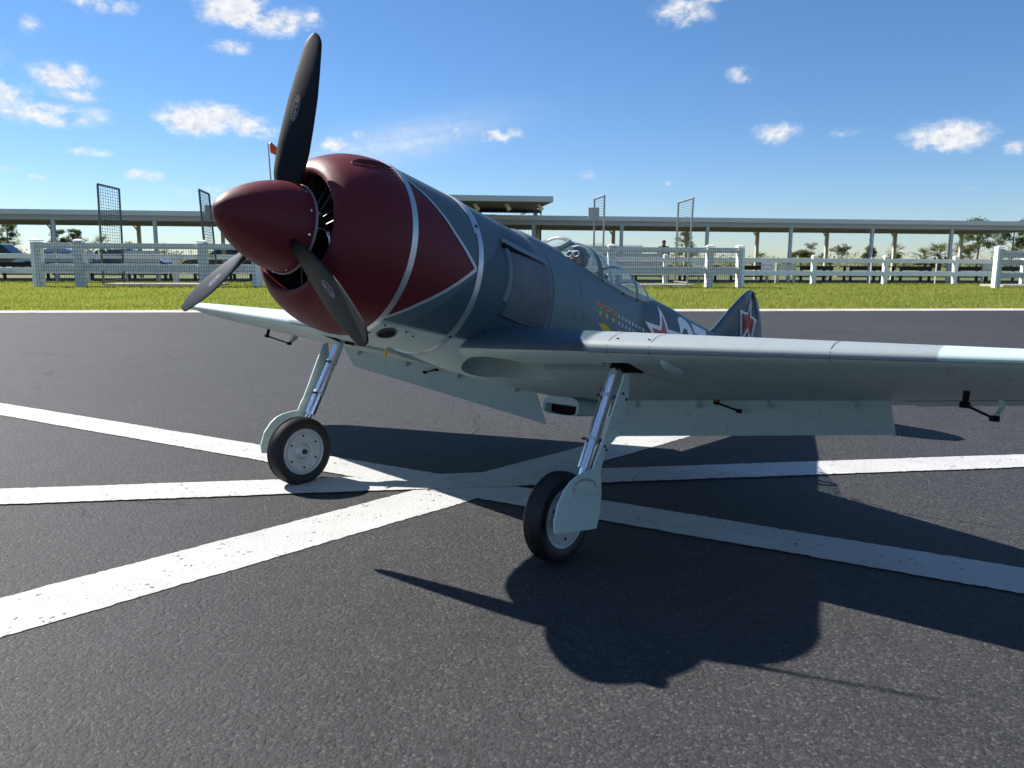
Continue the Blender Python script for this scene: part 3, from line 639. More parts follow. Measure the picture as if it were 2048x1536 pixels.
def clump(acc, c, rad, n, size, flat=.6):
    c = np.array(c)
    for _ in range(n):
        d = RNG.normal(size=3); d /= np.linalg.norm(d); p = c + d * rad * RNG.random() ** .4 * np.array([1, 1, flat])
        a = RNG.normal(size=3); a /= np.linalg.norm(a); b = np.cross(a, RNG.normal(size=3)); b /= np.linalg.norm(b); s_ = size * RNG.uniform(.6, 1.3)
        acc.add([p - a * s_, p + b * s_ * .35, p + a * s_, p - b * s_ * .35], [(0, 1, 2, 3)])
def pine(u, vtop, T, label, seed, spread=1.0, crown0=.45, dens=1.0):
    rg = random.Random(seed); s, zt_ = bpx(u, vtop, T); H = zt_; r = empty('pine_tree', bw(s, T * K, -.02)); tag(r, label, 'tree', 'pine trees beyond the shelters')
    lean = rg.uniform(-.05, .05); pts = [(lean * H * f * f + .06 * math.sin(f * 7 + seed), .05 * math.cos(f * 5), H * f * .97) for f in [i / 9 for i in range(10)]]
    tr = Acc(); tr.tube(pts, [.17 * H / 8 * (1 - .82 * i / 9) + .015 for i in range(10)], 8); cr_ = Acc(); nl = 26
    for i in range(nl):
        f = crown0 + (1 - crown0) * (i + rg.random()) / nl; b = Vector(pts[min(9, int(f * 9))]); a = rg.uniform(0, 6.28); Ln = H * .26 * spread * (1.15 - .75 * (f - crown0) / (1 - crown0)) * rg.uniform(.55, 1.15)
        e = b + Vector((math.cos(a) * Ln, math.sin(a) * Ln, Ln * rg.uniform(.05, .5))); m_ = b.lerp(e, .5) + Vector((0, 0, .08 * Ln)); tr.tube([b, m_, e], [.035 * H / 8, .025 * H / 8, .01], 5)
        for q, k in ((e, 1.0), (m_.lerp(e, .45), .8), (m_, .5)):
            if rg.random() < .9: clump(cr_, (q.x + rg.uniform(-.2, .2), q.y, q.z + .1), H * .075 * spread * k * rg.uniform(.7, 1.3), int(62 * dens), H * .020, .9)
    tr.obj('trunk', M_bark, r, True); cr_.obj('crown', M_pine, r)
def palm(u, vtop, T, label, seed, size=1.0, dead=True):
    rg = random.Random(seed); s, zt_ = bpx(u, vtop, T); H = zt_ - .9 * size; r = empty('palm_tree', bw(s, T * K, -.02)); tag(r, label, 'tree', 'palm trees beyond the shelters')
    tube('trunk', [(0, 0, 0), (.08 * size, 0, H * .5), (0, 0, H)], [.20 * size, .17 * size, .15 * size], M_bark, r, 8); a = Acc()
    for i in range(30):
        az = i * 2.4; el = rg.uniform(-.7, 1.25); Ln = size * rg.uniform(.9, 1.35); prev = None
        c0 = Vector((0, 0, H)); d = Vector((math.cos(az) * math.cos(el), math.sin(az) * math.cos(el), math.sin(el)))
        for j in range(9):
            an = (j - 4) * .26; sd = Vector((-math.sin(az), math.cos(az), 0)); dd = (d * math.cos(an) + sd * math.sin(an)).normalized(); b = c0 + d * Ln * .45; e = b + dd * Ln * .62 + Vector((0, 0, -.16 * Ln)); w = dd.cross(Vector((0, 0, 1))) * .055 * size
            a.add([b - w * .6, b.lerp(e, .5) - w, e, b.lerp(e, .5) + w], [(0, 1, 2, 3)])
        a.tube([c0, c0 + d * Ln * .48], .012 * size, 4)
    a.obj('crown', M_palm, r)
def bare(u, vtop, T, label, seed, leafy=.0):
    rg = random.Random(seed); s, H = bpx(u, vtop, T); r = empty('bare_tree', bw(s, T * K, -.02)); tag(r, label, 'tree', 'bare shrubby trees beyond the shelters'); a = Acc(); lf = Acc()
    def br(p, d, L_, rad, k):
        e = p + d * L_; a.tube([p, p.lerp(e, .5) + Vector((rg.uniform(-.05, .05) * L_, 0, 0)), e], [rad, rad * .8, rad * .55], 5 if k < 2 else 3)
        if leafy and k > 1 and rg.random() < leafy: clump(lf, e, H * .10, 40, H * .026)
        if k < 4:
            for _ in range(3 if k else 6):
                dd = (d + Vector((rg.uniform(-.7, .7), rg.uniform(-.7, .7), rg.uniform(-.15, .45)))).normalized(); br(e if k else p.lerp(e, rg.uniform(.25, 1)), dd, L_ * rg.uniform(.5, .75), rad * .55, k + 1)
    br(Vector((0, 0, 0)), Vector((0, 0, 1)), H * .36, H * .018, 0); a.obj('trunk', M_twig, r)
    if leafy: lf.obj('crown', M_scrub, r)
pine(14, 441, 118, 'tall sparse pine rising behind the black car', 1, 1.15, .35)
pine(112, 457, 132, 'small flat-topped pine left of a shelter post', 2, .95, .55); pine(150, 455, 132, 'small flat-topped pine right of a shelter post', 3, .95, .55)
pine(1372, 462, 110, 'open crowned pine behind the bare pipe frame', 4, 1.25, .3, 1.0)
pine(1962, 434, 104, 'tall pine whose top shows above the shelter roof', 5, 1.15, .4, 1.1); pine(2030, 440, 100, 'tall broad pine by the end of the shelter', 6, 1.5, .35, 1.3)
pine(2090, 445, 108, 'tall pine past the end of the shelter', 7, 1.2, .4)
palm(200, 470, 104, 'cabbage palm behind the tilted wire frame', 11, 1.35); palm(326, 485, 122, 'short cabbage palm seen over the fence rail', 12, 1.2); palm(258, 481, 130, 'tiny far palm seen above the fence rail', 13, 1.0)
palm(1850, 492, 96, 'bushy cabbage palm with dark crown', 14, 1.5); palm(1880, 484, 94, 'tallest cabbage palm of the clump beside a shelter post', 15, 1.6); palm(1920, 497, 112, 'slender far palm standing alone', 16, .9); palm(1520, 502, 118, 'low palm showing over the low fence', 17, 1.2)
palm(1650, 503, 112, 'low palm between two leafless trees', 18, 1.1); palm(1792, 486, 110, 'half dead palm in front of a post', 19, 1.3)
bare(1604, 484, 108, 'twiggy tree with thin foliage beside the shelter post', 21, .55); bare(1622, 478, 112, 'leafless tree with upright twigs', 22, .15); bare(1682, 483, 106, 'wide leafless shrub tree', 23, .2); bare(1735, 487, 116, 'thin leafy sapling behind the grey post', 24, .7)
bare(1905, 464, 108, 'tall bare tree behind the palms', 25); bare(1945, 470, 106, 'tall bare tree below the pine', 26, .2)
def scrub():
    a = Acc()
    for i in range(230):
        T = RNG.uniform(112, 190); s = RNG.uniform(-1.0, 1.0) * T * K * .95 + T * K * .1; h = RNG.uniform(.7, 2.1); p = bw(s, T * K, h * .5)
        clump(a, p, h * 1.5, 80, .22, .5)
    tag(a.obj('far_scrub', M_scrub), 'far line of low scrub along the horizon', 'scrub', kind='stuff')
scrub()
# ------------------------------------------------------------------ the airplane
# local axes: a forward, l left, z up, origin at the propeller centre, lengths in u; the pose comes from propeller tips, wheels, rings and shadows
AF = np.array([-.6403548518700456, -.73570232581182, .2206530114944515]); AL = np.array([.7560194308817392, -.6544391239390311, .012002215927261877]); AU = np.array([.1355739053643556, .17450364137459115, .9752785219265648])
AP = np.array([-.7600964038568718, 2.591642647589077, 1.1062698252346697]); AOW = np.array([-.4015677009295169, 2.985532571336425, 0.])
AM = np.stack([AF, AL, AU])
def ac(X): return AM @ (np.asarray(X, float) - AP)
ACO = ac(AOW)
def A(p): return np.asarray(p, float) - ACO           # aircraft coordinates -> coordinates of the root empty
CAMA = ac(CAM)
def onplane(u, v, axis, val):
    d = AM @ ray(u, v); t = (val - CAMA[axis]) / d[axis]; return CAMA + t * d
def apx(p):                                           # aircraft coords -> photo pixel
    d = (AP + np.atleast_2d(p) @ AM) - CAM; z = d @ CFW; return np.stack([1024 + FPX * (d @ CRT) / z, 768 - FPX * (d @ CUP) / z], 1)
PLANE = empty('model_airplane'); PLANE.empty_display_size = .3
PLANE.matrix_world = Matrix(((AF[0] * K, AL[0] * K, AU[0] * K, AOW[0] * K), (AF[1] * K, AL[1] * K, AU[1] * K, AOW[1] * K), (AF[2] * K, AL[2] * K, AU[2] * K, 0), (0, 0, 0, 1)))
tag(PLANE, 'large scale model fighter airplane with maroon nose and blue grey camouflage on the runway', 'airplane')
def part(name, V, Fc, m, parent=PLANE, smooth=True, mi=None, auto=.6): return mesh(name, [A(v) for v in V], Fc, m, parent, smooth, mi, auto)
def ptube(name, pts, rad, m, parent=PLANE, n=12): V, Fc = tubev(pts, rad, n); return part(name, V, Fc, m, parent)
def spl(x, xs, ys):                                   # smooth interpolation through stations
    xs = np.asarray(xs, float); ys = np.asarray(ys, float); d = np.gradient(ys, xs); x = np.clip(x, xs[0], xs[-1])
    i = np.clip(np.searchsorted(xs, x) - 1, 0, len(xs) - 2); h = xs[i + 1] - xs[i]; t = (x - xs[i]) / h
    return (2 * t**3 - 3 * t**2 + 1) * ys[i] + (t**3 - 2 * t**2 + t) * h * d[i] + (-2 * t**3 + 3 * t**2) * ys[i + 1] + (t**3 - t**2) * h * d[i + 1]

# ---- paints
Z0 = -ACO[2]; X0 = -ACO[0]
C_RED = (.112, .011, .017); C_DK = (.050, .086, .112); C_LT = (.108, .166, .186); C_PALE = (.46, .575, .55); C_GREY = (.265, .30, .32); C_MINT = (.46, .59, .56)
def paint(name, build, rough=.42, bump=.0006, coat=0.0, wear=.30, dirt=1.3, spec=.4):
    m = bpy.data.materials.new(name); m.use_nodes = True; g = NG(m.node_tree); b = g.n['Principled BSDF']; tc = g.add('ShaderNodeTexCoord').outputs['Object']; x, y, z = g.sep(tc)
    a = g.math('SUBTRACT', x, X0); zz = g.math('SUBTRACT', z, Z0); nz = g.noise(tc, 7.0, 5, .6); fine = g.noise(tc, 40, 5, .6)
    st = g.add('ShaderNodeMapping'); st.inputs['Scale'].default_value = (2.5, 22, 22); g.l.new(tc, st.inputs[0]); streak = g.noise(st.outputs[0], 1.6, 6, .65)
    c = build(g, a, y, zz, nz, tc)
    c = g.mix(g.math('MULTIPLY', g.math('SUBTRACT', streak, .56), dirt, clamp=True), c, (.13, .12, .085))
    c = g.mix(g.math('MULTIPLY', g.math('SUBTRACT', nz, .55), wear, clamp=True), c, (.5, .5, .48))
    g.l.new(c, b.inputs['Base Color']); g.put(b.inputs['Roughness'], g.math('ADD', rough - .07, g.math('MULTIPLY', fine, .16))); b.inputs['Specular IOR Level'].default_value = spec; b.inputs['Coat Weight'].default_value = coat
    if bump:
        bn = g.add('ShaderNodeBump'); bn.inputs['Strength'].default_value = .35; bn.inputs['Distance'].default_value = bump; g.l.new(fine, bn.inputs['Height']); g.l.new(bn.outputs[0], b.inputs['Normal'])
    return m
def step(g, v, e, w=.03): return g.math('ADD', g.math('DIVIDE', g.math('SUBTRACT', v, e), w), .5, clamp=True)
def camo_f(g, a, l, z, nz, tc):
    wob = g.math('MULTIPLY', g.math('SUBTRACT', g.noise(tc, 2.2, 2, .5), .5), .35)
    aa = g.math('ADD', g.math('ADD', a, wob), g.math('MULTIPLY', z, .35)); c = None
    up = C_DK
    for e, col in ((-.98, C_LT), (-1.93, C_DK), (-2.50, C_LT), (-2.95, C_DK)):
        up = g.mix(step(g, g.math('MULTIPLY', aa, -1), -e, .05), up, col)
    pl = g.mix(g.math('MULTIPLY', step(g, g.math('ADD', a, g.math('MULTIPLY', z, .9)), -.645, .02), 1.0), up, g.mix(.5, C_DK, C_LT))
    return g.mix(step(g, g.math('MULTIPLY', g.math('ADD', z, g.math('MULTIPLY', a, -.012)), -1), .245, .012), pl, C_PALE)
M_fus = paint('fuselage paint', camo_f, .5, spec=.28); M_pale = paint('pale underside paint', lambda g, a, l, z, nz, tc: g.mix(nz, tuple(c * .86 for c in C_PALE), C_PALE), .5, dirt=2.2, spec=.3)
M_red = paint('maroon paint', lambda g, a, l, z, nz, tc: g.mix(nz, C_RED, tuple(c * 1.08 for c in C_RED)), .46, .0004, 0.0, .03, .10, .25)
def camo_shade_w(g, a, l, z, nz, tc):
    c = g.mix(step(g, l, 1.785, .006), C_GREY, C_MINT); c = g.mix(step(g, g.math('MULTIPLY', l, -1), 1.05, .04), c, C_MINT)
    return g.mix(step(g, g.math('MULTIPLY', g.math('ABSOLUTE', l), -1), -.735, .03), c, C_DK)  # dark camo colour inboard deepens the fuselage's cast shadow and stops at its edge
M_wtop = paint('wing top paint', camo_shade_w, .48, spec=.28)
M_fin = paint('fin paint', lambda g, a, l, z, nz, tc: g.mix(step(g, g.math('ADD', g.math('MULTIPLY', a, -1), g.math('MULTIPLY', z, .55)), 3.74, .03), C_DK, C_LT))
M_silver = mat('brushed silver', (.56, .58, .60), .38, metal=.75, var=.05, vscale=30, spec=.5); M_line = mat('silver paint line', (.50, .52, .55), .45, metal=.4, var=.04)
M_chrome = mat('chrome', (.80, .81, .83), .17, metal=1.0, var=.03); M_dkmet = mat('dark metal', (.05, .05, .055), .4, metal=.7, var=.2); M_blk = mat('matt black', (.008, .008, .009), .8, var=.2, spec=.15)
M_prop = mat('black propeller', (.005, .0055, .0065), .5, spec=.22, var=.15, vscale=12); M_white = mat('white decal', (.74, .76, .78), .5, var=.03); M_dred = mat('red decal', (.38, .025, .030), .45, var=.06); M_drk2 = mat('red outline decal', (.17, .012, .016), .5, var=.05); M_gold = mat('gold decal', (.66, .42, .03), .5, var=.1)
M_tyre = mat('black rubber', (.009, .009, .010), .55, var=.2, vscale=20); M_rim = mat('silver rim paint', (.52, .54, .545), .42, metal=.35, var=.04); M_exh = mat('heat stained metal', (.078, .088, .105), .55, metal=.1, var=.3, vscale=5); M_groove = mat('panel gap', (.035, .04, .042), .8, var=.1)
M_well_shade = mat('shaded well paint', (.24, .31, .295), .6, var=.08); M_frame = mat('canopy frame', (.085, .115, .12), .45, var=.1); M_redm = mat('red anodised', (.42, .02, .03), .35, metal=.6, var=.1); M_tape = mat('yellow tape', (.72, .50, .02), .6, var=.05)  # well colour is the pale paint darkened to carry the shade of its depth
def glassmat():
    m = bpy.data.materials.new('canopy glass'); m.use_nodes = True; g = NG(m.node_tree); tc = g.add('ShaderNodeTexCoord').outputs['Object']
    b = g.n['Principled BSDF']; b.inputs['Base Color'].default_value = (.85, .93, .95, 1); b.inputs['Roughness'].default_value = .04; b.inputs['IOR'].default_value = 1.45; b.inputs['Specular IOR Level'].default_value = .6
    tr = g.add('ShaderNodeBsdfTransparent'); tr.inputs[0].default_value = (.88, .94, .95, 1); mx = g.add('ShaderNodeMixShader'); lw = g.add('ShaderNodeLayerWeight'); lw.inputs[0].default_value = .35
    hz = g.math('MULTIPLY', g.math('SUBTRACT', g.noise(tc, 9, 5, .65), .45), .35, clamp=True)
    g.put(mx.inputs[0], g.math('ADD', g.math('ADD', .05, g.math('MULTIPLY', lw.outputs['Facing'], .30)), hz, clamp=True)); g.l.new(tr.outputs[0], mx.inputs[1]); g.l.new(b.outputs[0], mx.inputs[2]); g.l.new(mx.outputs[0], g.n['Material Output'].inputs[0]); return m
M_glass = glassmat()

# ---- fuselage surface
FST = np.array([(.32, .316, -.312, .3140, .0022), (.65, .2935, -.330, .3105, -.0141), (.85, .278, -.365, .306, -.03), (1.05, .263, -.383, .294, -.04), (1.30, .251, -.395, .275, -.05), (1.60, .232, -.405, .250, -.05), (1.95, .213, -.372, .220, -.04), (2.35, .203, -.275, .185, -.03), (2.70, .177, -.185, .140, -.01), (3.10, .145, -.115, .092, .01), (3.50, .110, -.05, .050, .03), (3.88, .085, .02, .022, .05)])
def fst(a): return [float(np.interp(-a, _FA, _FV[i])) for i in range(4)]
def fsurf(a, t, off=0.0):
    zt_, zb, w, zc = fst(a); c, s = math.cos(t), math.sin(t); hz = (zt_ - zc) if c > 0 else (zc - zb)
    n = np.array([0, s / w, c / hz]); n /= np.linalg.norm(n); return np.array([a, w * s, zc + hz * c]) + n * off
_TS = np.arange(1.6, 5.2, .004)
def fhit(u, v):
    x = CAMA + _TS[:, None] * (AM @ ray(u, v))[None]; a = np.clip(-x[:, 0], .32, 3.85)
    zt_, zb, w, zc = [np.interp(a, _FA, _FV[i]) for i in range(4)]; hz = np.where(x[:, 2] > zc, zt_ - zc, zc - zb)
    ok = ((x[:, 1] / w) ** 2 + ((x[:, 2] - zc) / hz) ** 2 < 1) & (x[:, 0] < -.3) & (x[:, 0] > -3.85)
    if not ok.any(): raise ValueError((u, v))
    i = int(ok.argmax()); return float(x[i, 0]), math.atan2(x[i, 1] / w[i], (x[i, 2] - zc[i]) / hz[i])
_FA = np.linspace(.32, 3.88, 400); _FV = [spl(_FA, FST[:, 0], FST[:, i]) for i in range(1, 5)]
def loft(rows, closed=True):
    n = len(rows[0]); V = [p for r in rows for p in r]; Fc = []
    for i in range(len(rows) - 1):
        for k in range(n if closed else n - 1): Fc.append((i * n + k, i * n + (k + 1) % n, (i + 1) * n + (k + 1) % n, (i + 1) * n + k))
    return V, Fc
def decal(name, pts, surf, off, m, parent, maxe=.02, mirror=False):
    """flat print: a polygon in surface coordinates (p,q) laid on surf(p,q,off)"""
    bm = bmesh.new(); vs = [bm.verts.new((p[0], p[1], 0)) for p in pts]; f = bm.faces.new(vs); bmesh.ops.triangulate(bm, faces=[f])
    for _ in range(4):
        le = [e for e in bm.edges if e.calc_length() > maxe]
        if not le: break
        bmesh.ops.subdivide_edges(bm, edges=le, cuts=1); bmesh.ops.triangulate(bm, faces=[f for f in bm.faces if len(f.verts) > 3])
    for v in bm.verts: v.co = Vector(A(surf(v.co.x, v.co.y, off)))
    me = bpy.data.meshes.new(name); bm.to_mesh(me); bm.free(); o = link(name, me, m, parent)
    for p in me.polygons: p.use_smooth = True
    return o
NA = 80; TH_ = [2 * math.pi * k / NA for k in range(NA)]
sta = np.concatenate([np.linspace(-.635, -1.4, 22), np.linspace(-1.42, -1.94, 14), np.linspace(-1.97, -3.88, 46)])
V, Fc = loft([[fsurf(a, t) for t in TH_] for a in sta]); keep = []
for f in Fc:
    a = np.mean([V[i][0] for i in f]); l = np.mean([V[i][1] for i in f]); z = np.mean([V[i][2] for i in f])
    if -1.93 < a < -1.43 and abs(l) < .125 and z > .1: continue
    keep.append(f)
keep.append(tuple(range(NA))[::-1]); keep.append(tuple((len(sta) - 1) * NA + k for k in range(NA)))
FUS = part('fuselage', V, keep, M_fus, auto=.9)
# cockpit tub
tub = [[(a, l, z) for l, z in ((-.135, .17), (-.14, .05), (-.12, -.06), (.12, -.06), (.14, .05), (.135, .17))] for a in np.linspace(-1.41, -1.95, 5)]
V, Fc = loft(tub, False); n6 = 6; Fc += [tuple(range(6)), tuple(24 + i for i in range(6))[::-1]]
part('cockpit_tub', V, Fc, mat('cockpit grey', (.16, .20, .21), .7, var=.1), FUS, False)
bm = bmesh.new(); bbox(bm, A((-1.80, 0, .10)), (.03, .15, .26), Matrix.Rotation(.12, 3, 'Y'), .012); bmobj('seat_back', bm, M_blk, FUS)
bm = bmesh.new(); bbox(bm, A((-1.455, 0, .15)), (.02, .22, .10), None, .004); bmobj('instrument_panel', bm, M_blk, FUS)
# ---- engine panels between the two silver bands
V, Fc = loft([[fsurf(a, t) for t in TH_] for a in np.linspace(-.300, -.640, 16)]); PAN = part('engine_panel', V, Fc, M_fus)
def band(name, a0, a1, off, t0=None, t1=None, m=M_silver):
    ts = TH_ if t0 is None else list(np.linspace(t0, t1, 30)); rows = [[fsurf(a, t, o) for t in ts] for a, o in ((a0, 0), (a0, off), ((a0 + a1) / 2, off * 1.25), (a1, off), (a1, 0))]
    V, Fc = loft(rows, t0 is None); return part(name, V, Fc, m, PAN, auto=.5)
band('front_band', -.2955, -.3200, .0030); band('rear_band', -.6240, -.6500, .0035); band('rear_band_wide', -.6115, -.6250, .0030, -math.radians(64), math.radians(64))
R_ = math.radians
fork_u = [(-.315, R_(39.5)), (-.355, R_(44.8)), (-.393, R_(49.7)), (-.436, R_(57.6)), (-.47, R_(64)), (-.501, R_(70.5)), (-.56, R_(80)), (-.6160, R_(89))]
fork_l = [(-.6160, R_(89)), (-.56, R_(98.5)), (-.500, R_(108.5)), (-.452, R_(116)), (-.406, R_(123.3)), (-.36, R_(131.5)), (-.315, R_(139.5))]
def ribbon(pts, w, rho=.31):
    P_ = [np.array((p[0], p[1] * rho)) for p in pts]; Lf, Rt = [], []
    for i, p in enumerate(P_):
        t = P_[min(i + 1, len(P_) - 1)] - P_[max(i - 1, 0)]; t = t / np.linalg.norm(t); n = np.array([-t[1], t[0]]) * w / 2
        if i == 0 or i == len(P_) - 1: pass
        Lf.append(p + n); Rt.append(p - n)
    return [((p[0]), p[1] / rho) for p in Lf + Rt[::-1]]
for sg in (1, -1):
    sf = (lambda p, q, o, sg=sg: fsurf(p, q, o) * np.array([1, sg, 1]))
    decal('maroon_flash', fork_u + fork_l[1:], sf, .0012, M_red, PAN)
    decal('silver_stripe', ribbon(fork_u, .0125), sf, .0024, M_line, PAN); decal('silver_stripe', ribbon(fork_l, .0125), sf, .0024, M_line, PAN)
# ---- cowl
cp = [(-.297, .3142), (-.27, .3138), (-.22, .3075), (-.17, .2945), (-.13, .2765), (-.095, .255), (-.073, .232), (-.0625, .213), (-.0640, .2005), (-.075, .1955), (-.10, .198), (-.15, .215), (-.22, .245), (-.295, .26)]
tt = np.linspace(0, len(cp) - 1, 60); ix = np.arange(len(cp)); ca = spl(tt, ix, [c[0] for c in cp]); cr2 = spl(tt, ix, [c[1] for c in cp]); NC = 96
rows = [[(a, r * math.sin(2 * math.pi * k / NC), .002 + r * math.cos(2 * math.pi * k / NC)) for k in range(NC)] for a, r in zip(ca, cr2)]
V, Fc = loft(rows + [rows[0]]); V = V[:len(rows) * NC]; Fc = [tuple(i % (len(rows) * NC) for i in f) for f in Fc]
COWL = part('cowl', V, Fc, M_red, auto=.9)
def boolean(o, cutters, op='DIFFERENCE'):
    for c in cutters:
        md = o.modifiers.new('b', 'BOOLEAN'); md.operation = op; md.object = c; md.solver = 'EXACT'; md.material_mode = 'TRANSFER'
    dg = bpy.context.evaluated_depsgraph_get(); me = bpy.data.meshes.new_from_object(o.evaluated_get(dg)); o.modifiers.clear(); old = o.data; o.data = me
    for c in cutters: bpy.data.objects.remove(c)
def ellipsoid(c, r, m=None, R=None, seg=32):
    bm = bmesh.new(); bmesh.ops.create_uvsphere(bm, u_segments=seg, v_segments=16, radius=1); bmesh.ops.scale(bm, verts=bm.verts, vec=r)
    if R is not None: bmesh.ops.rotate(bm, verts=bm.verts, matrix=R, cent=(0, 0, 0))
    bmesh.ops.translate(bm, verts=bm.verts, vec=A(c)); return bmobj('cutter', bm, m or M_blk, PLANE, True)
def boxc(c, s, R=None, m=None, bev=.0):
    bm = bmesh.new(); bbox(bm, A(c), s, None, bev)
    if R is not None: bmesh.ops.rotate(bm, verts=bm.verts, matrix=R, cent=A(c))
    return bmobj('cutter', bm, m or M_blk, PLANE)
_sl = R_(32); _rad = np.array([0, math.sin(_sl), math.cos(_sl)]); _tan = np.array([0, math.cos(_sl), -math.sin(_sl)]); _al = np.array([-math.cos(.20), 0, 0]) + _rad * math.sin(.20); _no = np.cross(_al, _tan); _no *= np.sign(_no @ _rad)
_sc = np.array((-.215, 0, .002)) + _rad * .3085
boolean(COWL, [ellipsoid(_sc, (.070, .0195, .026), mat('dark maroon recess', (.05, .006, .009), .6), Matrix(tuple(tuple(float(v) for v in r) for r in np.stack([_al, _tan, _no], 1))))])
# intake lip round the slot on top of the cowl
pts = []
for a in np.linspace(0, 2 * math.pi, 44, endpoint=False):
    x = _sc[0] - .076 * math.cos(a); r = float(np.interp(x, [c[0] for c in cp[:8]], [c[1] for c in cp[:8]])) - .0010; th = _sl + .026 * math.sin(a) / r; pts.append((x, r * math.sin(th), .002 + r * math.cos(th)))
V, Fc = tubev(pts, .0042, 8, True, True); part('intake_lip', V, Fc, M_red, COWL)
# ---- spinner
sp_ = [(.2290, 0.0008), (.2255, .014), (.2145, .0345), (.190, .060), (.15, .0905), (.10, .1180), (.05, .1365), (.0, .1468), (-.0360, .1488)]
tt = np.linspace(0, len(sp_) - 1, 40); ix = np.arange(len(sp_)); sa, sr_ = spl(tt, ix, [s[0] for s in sp_]), spl(tt, ix, [s[1] for s in sp_])
V, Fc = loft([[(a, r * math.sin(2 * math.pi * k / 72), r * math.cos(2 * math.pi * k / 72)) for k in range(72)] for a, r in zip(sa, sr_)]); Fc.append(tuple(range(72)))
SPN = part('spinner', V, Fc, M_red, auto=.9)
V, Fc = loft([[(a, r * math.sin(2 * math.pi * k / 72), r * math.cos(2 * math.pi * k / 72)) for k in range(72)] for a, r in ((-.0355, .10), (-.0355, .1508), (-.0440, .1508), (-.0440, .05))]); Fc.append(tuple(3 * 72 + k for k in range(72))); part('backplate', V, Fc, M_silver, SPN, auto=.5)
for k in range(12):
    t = 2 * math.pi * (k + .35) / 12; c = np.array((-.020, .1483 * math.sin(t), .1483 * math.cos(t))); n = np.array((.06, math.sin(t), math.cos(t))); V, Fc = tubev([c - n * .002, c + n * .0012, c + n * .002], [.0045, .0045, .003], 10); part('screw', V, Fc, M_chrome, SPN, auto=.5)
# ---- propeller
RP, PH = .6346, .0676; M_logo = mat('logo grey', (.40, .41, .42), .5, var=.04)
def blade(phi):
    ur = np.array([0, math.sin(phi), math.cos(phi)]); ut = np.array([0, -math.cos(phi), math.sin(phi)]); fw = np.array([1., 0, 0])
    rs = np.concatenate([np.linspace(.06, .50, 26), RP - .135 * (1 - np.sin(np.linspace(.05, math.pi / 2, 18)))])
    def surf(r, x, side):                             # x: -.5 (trailing) .. .5 (leading)
        be = math.atan(.86 / (2 * math.pi * r))
        ch = float(np.interp(r, [.06, .11, .17, .25, .33, .42, .50, .56, .60, .6345], [.043, .062, .100, .119, .122, .119, .103, .087, .075, .061]))
        e = (RP - r) / .045; ch *= math.sqrt(max(1 - (1 - min(e, 1)) ** 2, .0004)); th = float(np.interp(r, [.06, .14, .25, .45, .64], [.046, .030, .017, .0095, .006])); th = min(th, ch * .8)
        y = math.sqrt(max(1 - (2 * x) ** 2, 0)) * th * (.62 if side > 0 else -.38) * (1 + .35 * x * 2 * .5)
        cv = ut * math.cos(be) + fw * math.sin(be); nv = fw * math.cos(be) - ut * math.sin(be)
        return ur * r + cv * (x * ch + .004) + nv * (y + .0) + fw * (-.004), nv
    rows = []; m = 14
    for r in rs: rows.append([surf(r, .5 * math.cos(math.pi * k / m), 1)[0] for k in range(m + 1)] + [surf(r, -.5 * math.cos(math.pi * k / m), -1)[0] for k in range(1, m)])
    V, Fc = loft(rows); n = len(rows[0]); Fc += [tuple(range(n))[::-1], tuple((len(rows) - 1) * n + k for k in range(n))]
    B = part('propeller_blade', V, Fc, M_prop, auto=.8)
    lg = lambda p, q, o: (lambda s: s[0] + s[1] * o)(surf(p, q, 1))
    c = (.385, .12); el = [(c[0] + .043 * math.cos(t), c[1] + .105 * math.sin(t)) for t in np.linspace(0, 2 * math.pi, 49)]; V = []
    for f, (p, q) in enumerate(el):
        for k in (1.0, .93): V.append(A(lg(c[0] + (p - c[0]) * (k if k == 1 else .955), c[1] + (q - c[1]) * (k if k == 1 else .88), .0012)))
    mesh('logo_ring', V, [(2 * i, 2 * i + 1, 2 * i + 3, 2 * i + 2) for i in range(48)], M_logo, B)
    me = textmesh('sep-ls.de', .030); xs = [v.co.x for v in me.vertices]; k = .072 / (max(xs) - min(xs))
    for v in me.vertices: v.co = Vector(A(lg(c[0] + v.co.x * k, c[1] + v.co.y * 4.6, .0013)))
    link('logo_text', me, M_logo, B)
for k in (0, -2 * math.pi / 3, 2 * math.pi / 3): blade(PH + k)
# ---- engine behind the spinner
V, Fc = loft([[(a, r * math.sin(2 * math.pi * k / 40), r * math.cos(2 * math.pi * k / 40)) for k in range(40)] for a, r in ((-.085, .02), (-.085, .075), (-.12, .095), (-.20, .10), (-.21, .262))]); ENG = part('engine', V, Fc, M_blk, auto=.6)
for k in range(9):
    t = 2 * math.pi * (k + .5) / 9; d = np.array((0, math.sin(t), math.cos(t))); a = Acc(); rr_ = np.linspace(.10, .225, 22)
    V, Fc = tubev([np.array((-.175, 0, 0)) + d * r for r in rr_], [.032 if i % 2 else .039 for i in range(22)], 12); cy = part('cylinder', V, Fc, M_dkmet, ENG, False)
    e = np.array((0, math.cos(t), -math.sin(t)))
    for s in (-.016, .016): ptube('pushrod', [np.array((-.115, 0, 0)) + d * .085 + e * s, np.array((-.145, 0, 0)) + d * .215 + e * s * 1.6], .0034, M_dkmet, ENG, 6)
V, Fc = tubev([(-.075, .128, -.055), (-.079, .128, -.055), (-.15, .128, -.055)], [.060, .062, .058], 28, False); duct = part('intake_duct', V, Fc, M_dkmet, ENG)
V, Fc = tubev([(-.074, .128 + .060 * math.sin(t), -.055 + .060 * math.cos(t)) for t in np.linspace(0, 2 * math.pi, 36, endpoint=False)], .0055, 8, True, True); part('duct_lip', V, Fc, M_chrome, duct)
